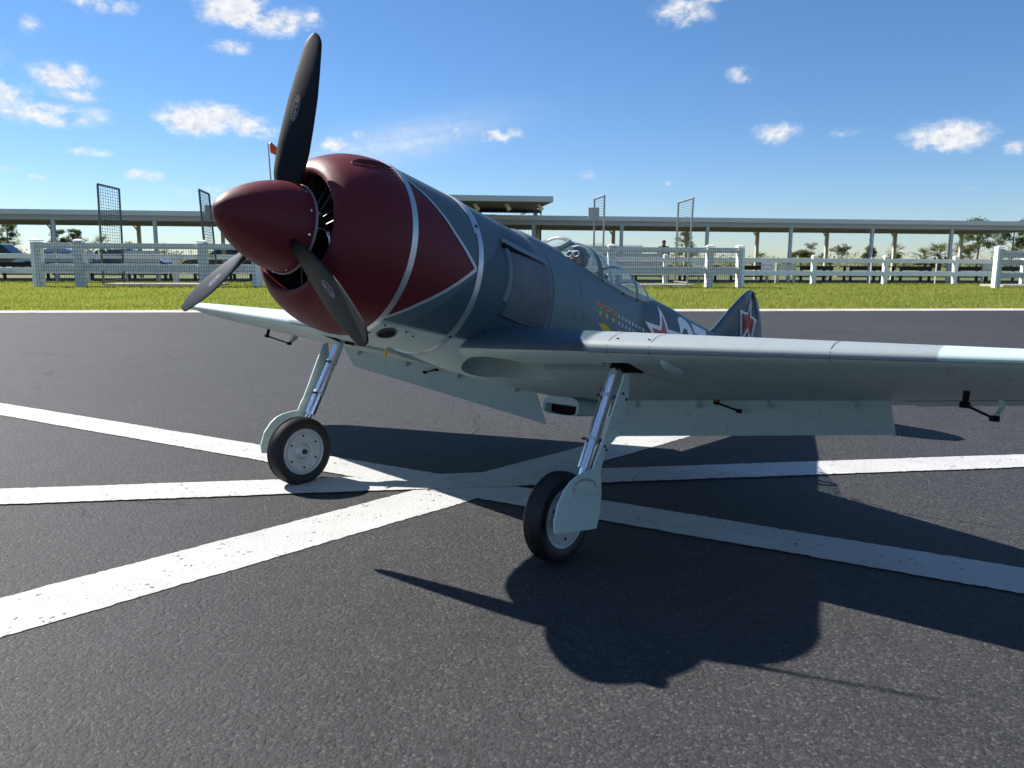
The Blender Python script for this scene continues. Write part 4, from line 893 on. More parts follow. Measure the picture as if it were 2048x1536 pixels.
V, Fc = tubev([(-.148, .128, -.055), (-.150, .128, -.055)], .056, 28); part('duct_mesh', V, Fc, M_blk, duct)
# ---- wing
WA0, WK, WZ0, WD, WI, WC8, WCT, WT8, WTT = -.7592, .06944, -.2366, .04691, .07536, 1.23581, .42431, .12304, .12004
nb = 44; _b = np.linspace(0, math.pi, nb); WX = (1 - np.cos(_b)) / 2
def yt(x): return 5 * (.2969 * np.sqrt(x) - .126 * x - .3516 * x**2 + .2843 * x**3 - .1030 * x**4)
def yc(x): return np.where(x < .15, .018 * (1 - ((.15 - x) / .15) ** 2), .018 * (1 - ((x - .15) / .85) ** 2))
TIP = 2.47
def wst(l):
    al = abs(l); w = (al - .8) / 1.65; c = WC8 + (WCT - WC8) * w; t = WT8 + (WTT - WT8) * w; a = WA0 - WK * (al - .8); z = WZ0 + WD * (al - .8)
    if al > 2.12:
        e = min((al - 2.12) / (TIP - 2.12), .9995); k = math.sqrt(1 - e ** 2.2); a -= c * (1 - k) * .42; c *= max(k, .04); t *= max(k, .3) ** .3
    return a, z, c, t
def wsurf(l, x, side, off=0.0):
    a, z, c, t = wst(l); y = float(yc(x) + side * t * yt(x)); ci, si = math.cos(WI), math.sin(WI); dx = .004
    y2 = float(yc(min(x + dx, 1)) + side * t * yt(min(x + dx, 1))); sl_ = (y2 - y) / dx; n = np.array([sl_ * side, 0, side]); n /= np.linalg.norm(n); n = np.array([n[0] * ci + n[2] * si * 0, 0, n[2]])
    return np.array([a - (x * ci - y * si) * c, l, z + (y * ci - x * si) * c]) + n * off
lst = np.concatenate([-TIP + .36 * (1 - np.cos(np.linspace(.05, math.pi / 2, 16))), np.linspace(-2.05, -.1, 34), np.linspace(0, 2.05, 35), TIP - .36 * (1 - np.cos(np.linspace(math.pi / 2, .05, 16)))])
xlist = list(WX[::-1]) + list(WX[1:-1]); sides = [1] * nb + [-1] * (nb - 2)
V, Fc = loft([[wsurf(l, x, s) for x, s in zip(xlist, sides)] for l in lst]); n = len(xlist); mi = []
for f in Fc:
    k = f[0] % n; mi.append(0 if k < nb + 1 else 1)
Fc += [tuple(range(n)), tuple((len(lst) - 1) * n + k for k in range(n))[::-1]]; mi += [0, 0]
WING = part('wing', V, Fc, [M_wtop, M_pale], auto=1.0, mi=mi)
_LG = np.linspace(0.02, 2.4, 240); _XG = np.linspace(.004, .99, 160); _G = np.array([[wsurf(l, x, -1) for x in _XG] for l in _LG]); _Q = apx(_G.reshape(-1, 3)).reshape(len(_LG), len(_XG), 2)
def whit(u, v):                                       # photo pixel on the left wing's lower surface -> (l, chord fraction)
    d = np.hypot(_Q[..., 0] - u, _Q[..., 1] - v); i, j = np.unravel_index(d.argmin(), d.shape); return float(_LG[i]), float(_XG[j])
wlow = lambda l, x, o: wsurf(l, x, -1, o)
# wheel wells and strut bays cut into wing and belly
for sg in (1, -1):
    WC = (-.945, .245 * sg, -.405)
    boolean(WING, [ellipsoid(WC, (.190, .210, .185), M_well_shade), boxc((-.905, .60 * sg, -.325), (.085, .46, .10), None, M_well_shade, .01), boxc((-.905, .80 * sg, -.30), (.12, .11, .10), None, M_blk, .008)])
    boolean(FUS, [ellipsoid(WC, (.186, .206, .181), M_well_shade)])
for p in WING.data.polygons: p.use_smooth = True
for ob in (WING, FUS):
    bm = bmesh.new(); bm.from_mesh(ob.data)
    for e in bm.edges: e.smooth = not (len(e.link_faces) == 2 and e.calc_face_angle(0) > .55)
    bm.to_mesh(ob.data); bm.free()
# fillets between wing and fuselage
for sg in (1, -1):
    rows = []
    for a in np.linspace(-.755, -1.95, 30):
        k = min(1, max(0, (-a - .755) / .22)); k = k * k * (3 - 2 * k)
        def top(l):
            aa, zz, c, t = wst(l); x = min(max((aa - a) / c, .002), .998); return wsurf(l, x, 1)
        p1 = top(.318 + (.105 - .07 * max(0, -a - 1.3)) * k); p0 = fsurf(a, math.radians(124 - 13 * k), -.004 * (1 - k)); p1 = p1 + np.array((0, 0, -.002)); m_ = np.array([a, p0[1] * .86 + p1[1] * .14, p1[2] * .84 + p0[2] * .16]); r = []
        for t in np.linspace(0, 1, 10): q = (1 - t) ** 2 * p0 + 2 * t * (1 - t) * m_ + t * t * p1; r.append((a, q[1] * sg, q[2]))
        rows.append(r)
    V, Fc = loft(rows, False); part('wing_fillet', V, Fc, M_fus)
# flaps (corners measured from both sides of the airplane)
def flap(sg):
    hi, ho, li, lo_ = [np.array(q) for q in ((-1.765, .27, -.372), (-1.470, 1.517, -.268), (-1.852, .225, -.552), (-1.576, 1.521, -.384))]; V = []; nx, ny = 20, 6
    nrm = np.cross(ho - hi, li - hi); nrm /= np.linalg.norm(nrm); nrm *= (1 if nrm[0] > 0 else -1)
    def P2(u, v, o): q = (hi * (1 - u) + ho * u) * (1 - v) + (li * (1 - u) + lo_ * u) * v; return (q + nrm * o) * np.array([1, sg, 1])
    for o in (.004, -.004): V += [P2(i / nx, j / ny, o * (1 - .5 * j / ny)) for i in range(nx + 1) for j in range(ny + 1)]
    N = (nx + 1) * (ny + 1); q = lambda i, j, k: k * N + i * (ny + 1) + j; Fc = []
    for i in range(nx):
        for j in range(ny): Fc += [(q(i, j, 0), q(i + 1, j, 0), q(i + 1, j + 1, 0), q(i, j + 1, 0)), (q(i, j, 1), q(i, j + 1, 1), q(i + 1, j + 1, 1), q(i + 1, j, 1))]
    for i in range(nx): Fc += [(q(i, 0, 0), q(i, 0, 1), q(i + 1, 0, 1), q(i + 1, 0, 0)), (q(i, ny, 0), q(i + 1, ny, 0), q(i + 1, ny, 1), q(i, ny, 1))]
    for j in range(ny): Fc += [(q(0, j, 0), q(0, j + 1, 0), q(0, j + 1, 1), q(0, j, 1)), (q(nx, j, 0), q(nx, j, 1), q(nx, j + 1, 1), q(nx, j + 1, 0))]
    o = part('flap', V, Fc, M_pale, WING, auto=.6)
    for u in (.08, .36, .63, .90):                    # hinge fairings
        c = P2(u, .12, .010); bm = bmesh.new(); bmesh.ops.create_uvsphere(bm, u_segments=12, v_segments=8, radius=1); bmesh.ops.scale(bm, verts=bm.verts, vec=(.030, .008, .014)); bmesh.ops.rotate(bm, verts=bm.verts, matrix=Matrix.Rotation(.75, 3, 'Y'), cent=(0, 0, 0)); bmesh.ops.translate(bm, verts=bm.verts, vec=A(c)); bmobj('hinge_fairing', bm, M_pale, o, True)
    # flap push rod
    p0, p1 = P2(.455, .02, .045), P2(.535, .26, .035); ptube('servo_arm', [P2(.455, -.22, .012), p0], .0095, M_redm, o, 8); ptube('push_rod', [p0, p1], .0042, M_blk, o, 8)
    for c in (p0, p1): ptube('ball_link', [np.array(c) - np.array((0, .010, 0)), np.array(c) + np.array((0, .010, 0))], .0085, M_blk, o, 8)
for sg in (1, -1): flap(sg)
# ailerons with their linkage
for sg in (1, -1):
    mlt = np.array([1, sg, 1]); rows = []
    for l in np.linspace(1.56, 2.30, 14):
        rows.append([wsurf(l, .765, 1, .001) * mlt, wsurf(l, .9995, 1, .001) * mlt, wsurf(l, .9995, -1, .001) * mlt + np.array((0, 0, -.004)), wsurf(l, .765, -1, .001) * mlt])
    V, Fc = loft(rows); Fc += [(0, 1, 2, 3), tuple(13 * 4 + k for k in range(4))[::-1]]; AIL = part('aileron', V, Fc, [M_pale], WING, False)
    V = []
    for l in np.linspace(1.55, 2.31, 30):
        for x in (.757, .765): V.append(wsurf(l, x, -1, .0016) * mlt)
    part('aileron_gap', V, [(2 * i, 2 * i + 1, 2 * i + 3, 2 * i + 2) for i in range(29)], M_groove, WING)
    b, e, r1, ht = [np.array(q) * mlt for q in ((-1.145, 1.802, -.236), (-1.139, 1.803, -.284), (-1.325, 1.851, -.304), (-1.361, 1.856, -.232))]
    ptube('servo_arm', [b, e], [.0095, .0080], M_blk, AIL, 8); ptube('push_rod', [e, r1], .0042, M_blk, AIL, 8)
    for c in (e, r1): ptube('ball_link', [c - np.array((0, .013, 0)), c + np.array((0, .013, 0))], .0095, M_blk, AIL, 10)
    h2 = (ht + r1) / 2 + np.array((-.022, .008 * sg, 0)); V = []
    for q, wd in ((ht, .022), (h2 * .6 + ht * .4, .019), (h2, .016), (r1 * .6 + h2 * .4, .012), (r1, .008)):
        for s1 in (-1, 1):
            for s2 in (-1, 1): V.append(q + np.array((s1 * wd, s2 * .006, 0)))
    part('control_horn', V, [f for i in range(4) for f in ((4 * i, 4 * i + 1, 4 * i + 5, 4 * i + 4), (4 * i + 2, 4 * i + 6, 4 * i + 7, 4 * i + 3), (4 * i, 4 * i + 4, 4 * i + 6, 4 * i + 2), (4 * i + 1, 4 * i + 3, 4 * i + 7, 4 * i + 5))], M_pale, AIL, False)
    V, Fc = tubev([b + np.array((0, 0, .008)), b + np.array((0, 0, .0))], [.035, .033], 20); part('servo_hatch', V, Fc, M_pale, AIL, auto=.5)
# panel joints of wing and cowl side
def joint(name, pts, fn, w, parent, m=None, off=.0012):
    V = []
    for i, q in enumerate(pts):
        q = np.array(q); t = np.array(pts[min(i + 1, len(pts) - 1)]) - np.array(pts[max(i - 1, 0)]); t = t / np.linalg.norm(t); n2 = np.array([-t[1], t[0]])
        V += [fn(*(q + n2 * w), off), fn(*(q - n2 * w), off)]
    part(name, V, [(2 * i, 2 * i + 1, 2 * i + 3, 2 * i + 2) for i in range(len(pts) - 1)], m or M_groove, parent)
wtop = lambda l, x, o: wsurf(l, x, 1, o)
for l0 in (.815, .97, 1.52):
    joint('panel_joint', [(l0, x) for x in np.linspace(.30, .0005, 24)], wtop, .0010, WING); joint('panel_joint', [(l0, x) for x in np.linspace(.0005, .03, 10)], wlow, .0008, WING)
joint('panel_joint', [(l, .006 ) for l in np.linspace(.74, 2.0, 50)], wlow, .0007, WING)
joint('panel_joint', [(.86 + .10 * f, .17 + .16 * f) for f in np.linspace(0, 1, 10)], wlow, .0020, WING)
joint('panel_joint', [(.52 - .28 * f, .34 + .25 * f) for f in np.linspace(0, 1, 12)], wlow, .0016, WING)
for l0, x0 in ((.84, .02), (.955, .02)):
    c = wsurf(l0, x0, 1); V, Fc = tubev([c + np.array((0, 0, -.001)), c + np.array((.001, 0, .0018))], .0042, 8); part('screw', V, Fc, M_dkmet, WING, auto=.5)
for u, v in ((1277, 758), (1292, 757), (1300, 763), (1282, 748), (1272, 737)):
    l_, x_ = whit(u, v); c = wlow(l_, x_, .0); V, Fc = tubev([c, c + np.array((0, 0, -.0016))], .0042, 8); part('screw', V, Fc, M_dkmet, WING, auto=.5)
l_, x_ = whit(1352, 740); c = wlow(l_, x_, -.006)     # cannon blister
bm = bmesh.new(); bmesh.ops.create_uvsphere(bm, u_segments=24, v_segments=14, radius=1)
for v in bm.verts: v.co = Vector((v.co.x * .105, v.co.y * (.024 if v.co.x > 0 else .024 * (1 + .75 * v.co.x)), v.co.z * (.026 if v.co.x > 0 else .026 * (1 + .8 * v.co.x))))
bmesh.ops.rotate(bm, verts=bm.verts, matrix=Matrix.Rotation(-.09, 3, 'Y'), cent=(0, 0, 0)); bmesh.ops.translate(bm, verts=bm.verts, vec=A(c)); bmobj('blister', bm, M_pale, WING, True)

# ---- landing gear
g1 = ac(gnd(602, 966) / K); g2 = ac(gnd(1115, 1118) / K); ZW = AM @ np.array([0, 0, 1.]); RW = .153
def revol(prof, c, ax, n=48):                         # profile (offset along axis, radius) turned about axis ax at c
    ax = ax / np.linalg.norm(ax); u_ = np.cross(ax, np.array([0, 0, 1.])); u_ /= np.linalg.norm(u_); v_ = np.cross(ax, u_)
    return loft([[c + ax * o + r * (math.cos(2 * math.pi * k / n) * u_ + math.sin(2 * math.pi * k / n) * v_) for k in range(n)] for o, r in prof])
DOOR = [(1109, 1068), (1108, 1044), (1116, 1008), (1130, 978.5), (1141, 963), (1153, 952.5), (1170, 943), (1184, 938), (1190, 918), (1197, 900), (1209, 860), (1222, 815), (1234, 775), (1242, 748), (1251, 745), (1250.6, 754), (1250, 796), (1243, 830), (1234, 864), (1222, 882), (1210, 894), (1200, 933), (1198, 945), (1200, 965), (1201, 985), (1198, 1024), (1191, 1056.6)]
def gear(sg, gc):
    mlt = np.array([1, sg, 1]); wc = gc + ZW * (RW - .002); wc = wc.copy()
    T_, B_ = np.array((-.894, .778 * sg, -.285)), np.array((-.782, .779 * sg, -.648)); d = (B_ - T_) / np.linalg.norm(B_ - T_)
    LEG = empty('landing_leg'); LEG.parent = PLANE
    V, Fc = revol([(0, 0.001), (0, .0235), (.012, .0235), (.20, .0235), (.2005, .0228), (.203, .0228), (.2035, .0235), (.31, .0235), (.3105, .0228), (.313, .0228), (.3135, .0235), (np.linalg.norm(B_ - T_), .0235), (np.linalg.norm(B_ - T_) + .001, .001)], T_, d, 28); ST_ = part('strut', V, Fc, M_chrome, LEG, auto=.5)
    ax0 = np.array((wc[0], .779 * sg, wc[2])); ptube('piston', [B_ - d * .01, ax0], .0145, M_chrome, LEG, 16); ptube('axle', [ax0 + np.array((0, .012 * sg, 0)), wc - np.array((0, .045 * sg, 0))], .011, M_dkmet, LEG, 12)
    for f in (.30, .72):
        c = T_ + (B_ - T_) * f; V, Fc = revol([(-.007, .0235), (-.007, .0268), (.007, .0268), (.007, .0235)], c, d, 24); cl = part('clamp', V, Fc, M_silver, LEG, auto=.5)
        ptube('clamp_bolt', [c + np.array((.022, -.02 * sg, 0)), c + np.array((.045, -.012 * sg, 0))], .005, M_dkmet, cl, 8); ptube('clamp_bolt', [c + np.array((-.02, .02 * sg, 0)), c + np.array((-.036, .03 * sg, 0))], .005, M_dkmet, cl, 8)
    # door plate outside the wheel
    ld = .832; outl = [onplane(u, v, 1, ld) for u, v in DOOR]; n = len(outl); V = [np.array((q[0], (ld + .004) * sg, q[2])) for q in outl] + [np.array((q[0], (ld - .004) * sg, q[2])) for q in outl]
    V = [v + np.array((0, .02 * sg * max(0, (v[2] + .95) / .6 - .4), 0)) for v in V]
    dr = part('gear_door', V, [tuple(range(n)), tuple(range(2 * n - 1, n - 1, -1))] + [(i, (i + 1) % n, n + (i + 1) % n, n + i) for i in range(n)], M_pale, LEG, False)
    for u, v in ((1238, 786), (1245, 798), (1205, 892), (1208, 899)):
        q = onplane(u, v, 1, ld); q = np.array((q[0], (ld + .003 + .02 * max(0, (q[2] + .95) / .6 - .4)) * sg, q[2])); V, Fc = tubev([q, q + np.array((0, .0045 * sg, 0))], .0048, 10); part('bolt', V, Fc, M_dkmet, dr, auto=.5)
    for f in (.30, .72): c = T_ + (B_ - T_) * f; ptube('door_bracket', [c, np.array((c[0] - .012, (ld + .008) * sg, c[2]))], .006, M_dkmet, dr, 8)
    if sg > 0:
        me = textmesh('НЕ СТАНОВИТЬСЯ', 1.0, 'LEFT'); xs = [v.co.x for v in me.vertices]; W_ = max(xs)
        for v in me.vertices:
            t = math.pi * (1.02 - 1.0 * v.co.x / W_); rr_ = 1 + v.co.y * .30; u = 1171.5 + 23.5 * rr_ * math.cos(t); w = 985 - 26 * rr_ * math.sin(t); q = onplane(u, w, 1, ld + .0052); v.co = Vector(A(q + np.array((0, .0 + .02 * max(0, (q[2] + .95) / .6 - .4), 0))))
        link('stencil', me, mat('dark red stencil', (.16, .03, .035), .6, var=.1), dr)
    # wheel
    ax = np.array((0, 1., 0)) * sg; WH = empty('wheel'); WH.parent = LEG
    tp_ = [(-.030, .103), (-.036, .112), (-.039, .126), (-.036, .141), (-.028, .1485), (-.0240, .1505), (-.0232, .1490), (-.0185, .1515), (-.0178, .1500), (-.0125, .1525), (-.0118, .1505), (-.006, .153), (-.0053, .1512), (0, .1533)]
    tp_ = tp_ + [(-o, r) for o, r in tp_[::-1][1:]]; V, Fc = revol(tp_, wc, ax, 72); V2 = part('tyre', V, Fc, M_tyre, WH, auto=.45)
    for face in (-1, 1):
        rp = [(.031, .104), (.0345, .1035), (.036, .099), (.033, .095), (.026, .092), (.0255, .086), (.030, .083), (.030, .053), (.026, .049), (.024, .040), (.029, .030), (.036, .024), (.037, .012), (.034, .011), (.034, .0005)]
        V, Fc = revol([(o * face, r) for o, r in rp], wc, ax, 56); rm = part('rim', V, Fc, M_rim, WH, auto=.5)
        for k in range(6):
            t = 2 * math.pi * (k + .3) / 6; c = wc + ax * .031 * face + .072 * np.array((math.cos(t), 0, math.sin(t))); V, Fc = tubev([c, c + ax * .0035 * face], [.0052, .0042], 8); part('rim_bolt', V, Fc, M_dkmet, rm, auto=.5)
        V, Fc = tubev([wc + ax * .030 * face, wc + ax * .042 * face], .0105, 10); part('axle_nut', V, Fc, M_dkmet, rm, auto=.5)
gear(1, g2); gear(-1, g1)

# ---- tail
def plate(name, outline, th, m, parent=PLANE, axis=1, pos=0.0):
    """symmetric lens-section surface from an outline (a, h); edges thin, middle thick"""
    n = len(outline); c = np.mean(outline, axis=0); V = []; rings = [1.0, .985, .94, .8, .5, .15]
    for s in (1, -1):
        for k in rings:
            for q in outline:
                p = c + (np.array(q) - c) * k; t = th * s * math.sqrt(max(1 - k ** 3, 0)); V.append((p[0], pos + t, p[1]) if axis == 1 else (p[0], p[1], pos + t))
    Fc = []; R_n = len(rings)
    for si in range(2):
        b = si * R_n * n
        for i in range(R_n - 1):
            for k in range(n): f = (b + i * n + k, b + i * n + (k + 1) % n, b + (i + 1) * n + (k + 1) % n, b + (i + 1) * n + k); Fc.append(f if si else f[::-1])
        Fc.append(tuple(b + (R_n - 1) * n + k for k in range(n)) if not si else tuple(b + (R_n - 1) * n + k for k in range(n))[::-1])
    bm = bmesh.new(); vs = [bm.verts.new(A(v)) for v in V]
    for f in Fc: bm.faces.new([vs[i] for i in f])
    bmesh.ops.remove_doubles(bm, verts=bm.verts, dist=.0005); return bmobj(name, bm, m, parent, True)
p0 = lambda u, v: tuple(onplane(u, v, 1, 0.0)[[0, 2]])
fin = [p0(1414, 664), p0(1424, 657), p0(1440, 639), p0(1460, 615), p0(1478, 596), p0(1489, 585), p0(1494, 581), p0(1499, 579.5), p0(1503, 581)]
FIN = plate('fin', fin + [(-3.62, .30), (-3.66, .10), (-3.5, .05), (-3.2, .08)], .020, M_fin)
rud = [p0(1499.3, 579.8), p0(1503, 581.5), p0(1508, 586), p0(1513, 598), p0(1517, 615), p0(1520, 637), p0(1522, 660), p0(1522.5, 680)]
plate('rudder', [(-3.655, .51)] + rud[1:] + [(-3.93, .12), (-3.87, .03), (-3.72, .03), (-3.675, .10), (-3.638, .30)], .016, M_fin)
for sg in (1, -1):
    plate('tailplane', [(-3.27, .02 * sg), (-3.33, .35 * sg), (-3.40, .70 * sg), (-3.45, .82 * sg), (-3.53, .87 * sg), (-3.62, .84 * sg), (-3.70, .72 * sg), (-3.76, .45 * sg), (-3.77, .04 * sg)], .016, M_fin, PLANE, 2, .115)
tw = np.array((-3.25, 0, 0.)); zg = (0 - AP[2] - tw[0] * AF[2]) / AU[2]; tw[2] = zg + .045
ptube('tail_leg', [(-3.18, 0, -.06), (-3.22, 0, -.22), (tw[0], .016, tw[2])], [.014, .011, .009], M_dkmet, PLANE, 10)
V, Fc = revol([(-.014, .02), (-.016, .036), (-.010, .044), (0, .046), (.010, .044), (.016, .036), (.014, .02)], tw, np.array((0, 1., 0)), 28); part('tail_wheel', V, Fc, M_tyre, PLANE, auto=.6)

# ---- canopy
CST = np.array([(1.285, .252, .030), (1.33, .275, .085), (1.38, .303, .110), (1.45, .327, .146), (1.55, .331, .168), (1.70, .329, .178), (1.85, .315, .176), (1.97, .286, .163), (2.10, .250, .134), (2.22, .227, .085), (2.32, .210, .045), (2.37, .2045, .014)])
def csurf(a, f, off=0.0):                             # f: -1 (right sill) .. 1 (left sill)
    zt_ = float(spl(-a, CST[:, 0], CST[:, 1])); w = float(spl(-a, CST[:, 0], CST[:, 2])); ft, fb, fw_, fc_ = fst(a); zs = fc_ + (ft - fc_) * math.sqrt(max(1 - (w / fw_) ** 2, 0)) - .006
    t = f * math.pi / 2; s_, c_ = math.sin(t), math.cos(t); p = np.array([a, w * s_, zs + (max(zt_, zs + .008) - zs) * abs(c_)]); n = np.array([0, s_, c_ + .15]); n /= np.linalg.norm(n); return p + n * off
CAN = empty('canopy'); CAN.parent = PLANE
def glasspane(name, a0, a1):
    rows = [[csurf(a, f) for f in np.linspace(-1, 1, 41)] for a in np.linspace(a0, a1, 14)]; V, Fc = loft(rows, False); part(name, V, Fc, M_glass, CAN)
for nm, a0, a1 in (('windscreen', -1.287, -1.575), ('sliding_hood', -1.595, -1.925), ('rear_glass', -1.94, -2.085), ('tail_glass', -2.095, -2.366)): glasspane(nm, a0, a1)
def hoop(a0, a1, off, slant=0.0, name='frame_hoop'):
    V = []
    for f in np.linspace(-1, 1, 49):
        sl2 = slant * (1 - math.cos(f * math.pi / 2))
        for a, o in ((a0, 0), (a0, off), (a1, off), (a1, 0)): V.append(csurf(a + sl2, f, o))
    part(name, V, [(4 * i + j, 4 * i + j + 1, 4 * i + 5 + j, 4 * i + 4 + j) for i in range(48) for j in range(3)], M_frame, CAN, auto=.5)
hoop(-1.570, -1.604, .0040); hoop(-1.918, -1.944, .0035); hoop(-2.080, -2.099, .003)
# windscreen side bars and top bow
for sg in (1, -1):
    e0, e1 = csurf(-1.290, .90 * sg, .001), csurf(-1.452, .30 * sg, .001); pts = [csurf(-1.29 - (.162) * t, (.90 - .60 * t) * sg, .001) for t in np.linspace(0, 1, 8)]; ptube('screen_bar', pts, .0085, mat('cream screen bar', (.30, .33, .29), .45, var=.05) if sg > 0 else M_frame, CAN, 8)
ptube('screen_bow', [csurf(-1.452, f, .0) for f in np.linspace(-.30, .30, 9)], .0075, M_frame, CAN, 8); ptube('roof_spine', [csurf(a, 0, .0) for a in np.linspace(-1.452, -1.575, 6)], .0065, M_frame, CAN, 8)
for sg in (1, -1):
    V = []
    for a in np.linspace(-1.36, -2.09, 40):
        for f, o in ((1.0, .0022), (.945, .0028)): V.append(csurf(a, f * sg, o))
    part('sill_rail', V, [(2 * i, 2 * i + 1, 2 * i + 3, 2 * i + 2) for i in range(39)], M_frame, CAN)
    for a in (-1.60, -1.78, -1.925): c = csurf(a, .972 * sg, .003); V, Fc = tubev([c, c + np.array((0, .003 * sg, .001))], .0045, 8); part('screw', V, Fc, M_blk, CAN, auto=.5)
ptube('inner_bow', [csurf(-1.70, f, -.014) for f in np.linspace(-.85, .85, 25)], .0035, M_frame, CAN, 6)
c = np.array(onplane(1119, 514, 1, .09)); ptube('gun_sight_pin', [c, np.array(onplane(1123.5, 509, 1, .09))], .0022, M_white, PLANE, 6)
# dorsal fairing before the windscreen
rows = []
for a in np.linspace(-1.055, -1.34, 22):
    k = min(1, (-a - 1.055) / .035) ** .5; r = []
    for t in np.linspace(-math.radians(33), math.radians(33), 21): r.append(fsurf(a, t, .0175 * k * math.cos(t * 90 / 33) ** .5 - .0005))
    rows.append(r)
V, Fc = loft(rows, False); part('dorsal_fairing', V, Fc, M_fus)

# ---- exhaust shield, outlets and hatches
M_rail = mat('rail paint', (.17, .20, .23), .5, var=.08)
sg = 1
for sg in (1, -1):
    fs = (lambda p, q, o, sg=sg: fsurf(p, q, o) * np.array([1, sg, 1])); D_ = math.radians
    rows = []
    for i, f in enumerate(np.linspace(0, 1, 18)):
        r = []
        for j, t in enumerate(np.linspace(60, 107, 22)):
            bow = math.sin((t - 60) / 47 * math.pi) * .022; a0, a1 = -.812, -1.082 - bow; o = .0015 + .0105 * math.sin(min(f, .9) / .9 * math.pi * .62); r.append(fs(a0 + (a1 - a0) * f, D_(t), o if 0 < f < 1 else (.0 if f else -.006)))
        rows.append(r)
    V, Fc = loft(rows, False); SH = part('exhaust_shield', V, Fc, M_exh)
    for nm, t, w, m_, off in (('shield_rail', 58.6, 2.1, M_rail, .011), ('exhaust_slot', 62.2, 1.5, M_blk, .0125), ('shield_rail', 107.6, 2.3, M_exh, .010)):
        V = []; aa = np.linspace(-.775 if t < 100 else -.80, -1.085 if t < 60 else -1.045, 20)
        for i, a in enumerate(aa):
            k = w * (1 - (.75 * i / 19 if nm == 'exhaust_slot' else 0)); tt_ = t + (1.0 if nm == 'exhaust_slot' else 0) * 0
            for dt, o in ((-k, .0), (-k, off), (k, off * (.75 if t < 60 else 1)), (k, 0)): V.append(fs(a, D_(tt_ + dt), o))
        part(nm, V, [(4 * i + j, 4 * i + j + 1, 4 * i + 5 + j, 4 * i + 4 + j) for i in range(19) for j in range(3)] + [(0, 1, 2, 3), (76, 77, 78, 79)[::-1]], m_, SH, False)
    V = []
    for t in np.linspace(63, 101, 24):
        for a, o in ((-.786, .0), (-.790, .008), (-.806, .009), (-.812, .0)): V.append(fs(a - .010 * math.cos((t - 82) / 19 * math.pi / 2), D_(t), o))
    part('panel_lip', V, [(4 * i + j, 4 * i + j + 1, 4 * i + 5 + j, 4 * i + 4 + j) for i in range(23) for j in range(3)], mat('lip grey', C_LT, .45, var=.05), SH, False)
    # exhaust hole under the cowl
    c = [( -.392 + .034 * math.cos(t), D_(153.4) + .105 * math.sin(t)) for t in np.linspace(0, 2 * math.pi, 28, endpoint=False)]; HO = decal('exhaust_outlet', c, fs, .0020, M_blk, PAN)
    V, Fc = tubev([fs(p, q, .003) for p, q in c], .0035, 6, True, True); part('outlet_rim', V, Fc, M_dkmet, HO)
    # hatch outline with screws
    hp = [(-.327, D_(146)), (-.345, D_(143.5)), (-.40, D_(143.2)), (-.46, D_(145)), (-.505, D_(147.5))]; V = []
    joint('hatch_joint', hp, lambda p, q, o, fs=fs: fs(p, q, .0016), .0016, PAN)
    for p, q in ((-.352, D_(146)), (-.455, D_(147)), (-.50, D_(149.5)), (-.335, D_(158))): c_ = fs(p, q, 0); nn = fs(p, q, .003) - c_; V, Fc = tubev([c_, c_ + nn], .0040, 8); part('screw', V, Fc, M_dkmet, PAN, auto=.5)
    joint('panel_joint', [(a, D_(27)) for a in np.linspace(-.655, -1.06, 20)], fs, .0014, FUS); joint('panel_joint', [(-1.112, D_(t)) for t in np.linspace(36, 118, 40)], fs, .0014, FUS); joint('panel_joint', [(-2.02, D_(t)) for t in np.linspace(52, 130, 40)], fs, .0010, FUS); joint('panel_joint', [(a, D_(76 + 4 * (-a - 1.12))) for a in np.linspace(-1.12, -1.44, 16)], fs, .0010, FUS); joint('panel_joint', [(-1.345 + .0 * t, D_(t)) for t in np.linspace(44, 76, 18)], fs, .0010, FUS)
    hc = fhit(1157, 628); joint('access_hatch', [(hc[0] + .042 * math.cos(t), hc[1] + .085 * math.sin(t)) for t in np.linspace(0, 2 * math.pi, 36)], fs, .0014, FUS)
c = fsurf(-.633, math.radians(57), 0); nn = fsurf(-.633, math.radians(57), .007) - c; V, Fc = tubev([c, c + nn], [.0075, .0065], 12); part('latch', V, Fc, M_dkmet, PAN, auto=.5)
c = fsurf(-.640, math.radians(139), 0); nn = fsurf(-.640, math.radians(139), .006) - c; V, Fc = tubev([c, c + nn], .006, 10); part('latch', V, Fc, M_dkmet, PAN, auto=.5)
# yellow tape flag under the wing joint
bm = bmesh.new(); q = onplane(772, 706, 1, -.02); bbox(bm, A(q), (.012, .004, .028), None, .001); bmobj('tape_flag', bm, M_tape, PLANE)
# oil cooler scoop under the belly
rows = []; c0 = onplane(1120, 818, 1, .0)
for f in np.linspace(0, 1, 12):
    w, h_ = .110 * (1 - .35 * f ** 2), .028 * (1 - .55 * f ** 1.6); r = []
    for t in np.linspace(0, 2 * math.pi, 28, endpoint=False): cs, sn = math.cos(t), math.sin(t); r.append((c0[0] - .46 * f, w * math.copysign(abs(cs) ** .6, cs), c0[2] + .022 * f + (h_ if sn < 0 else h_ + .036) * math.copysign(abs(sn) ** .6, sn)))
    rows.append(r)
inner = [[(p[0] - d_, p[1] * k, (min(p[2], c0[2] + .026) - c0[2]) * k + c0[2]) for p in rows[0]] for d_, k in ((-.002, .93), (.002, .86), (.05, .82))]
V, Fc = loft(rows[::-1] + inner); part_sc = part('oil_cooler_scoop', V, Fc, M_pale, auto=.7)
V = inner[2]; part('scoop_mesh', V, [tuple(range(28))], M_blk, part_sc, False)

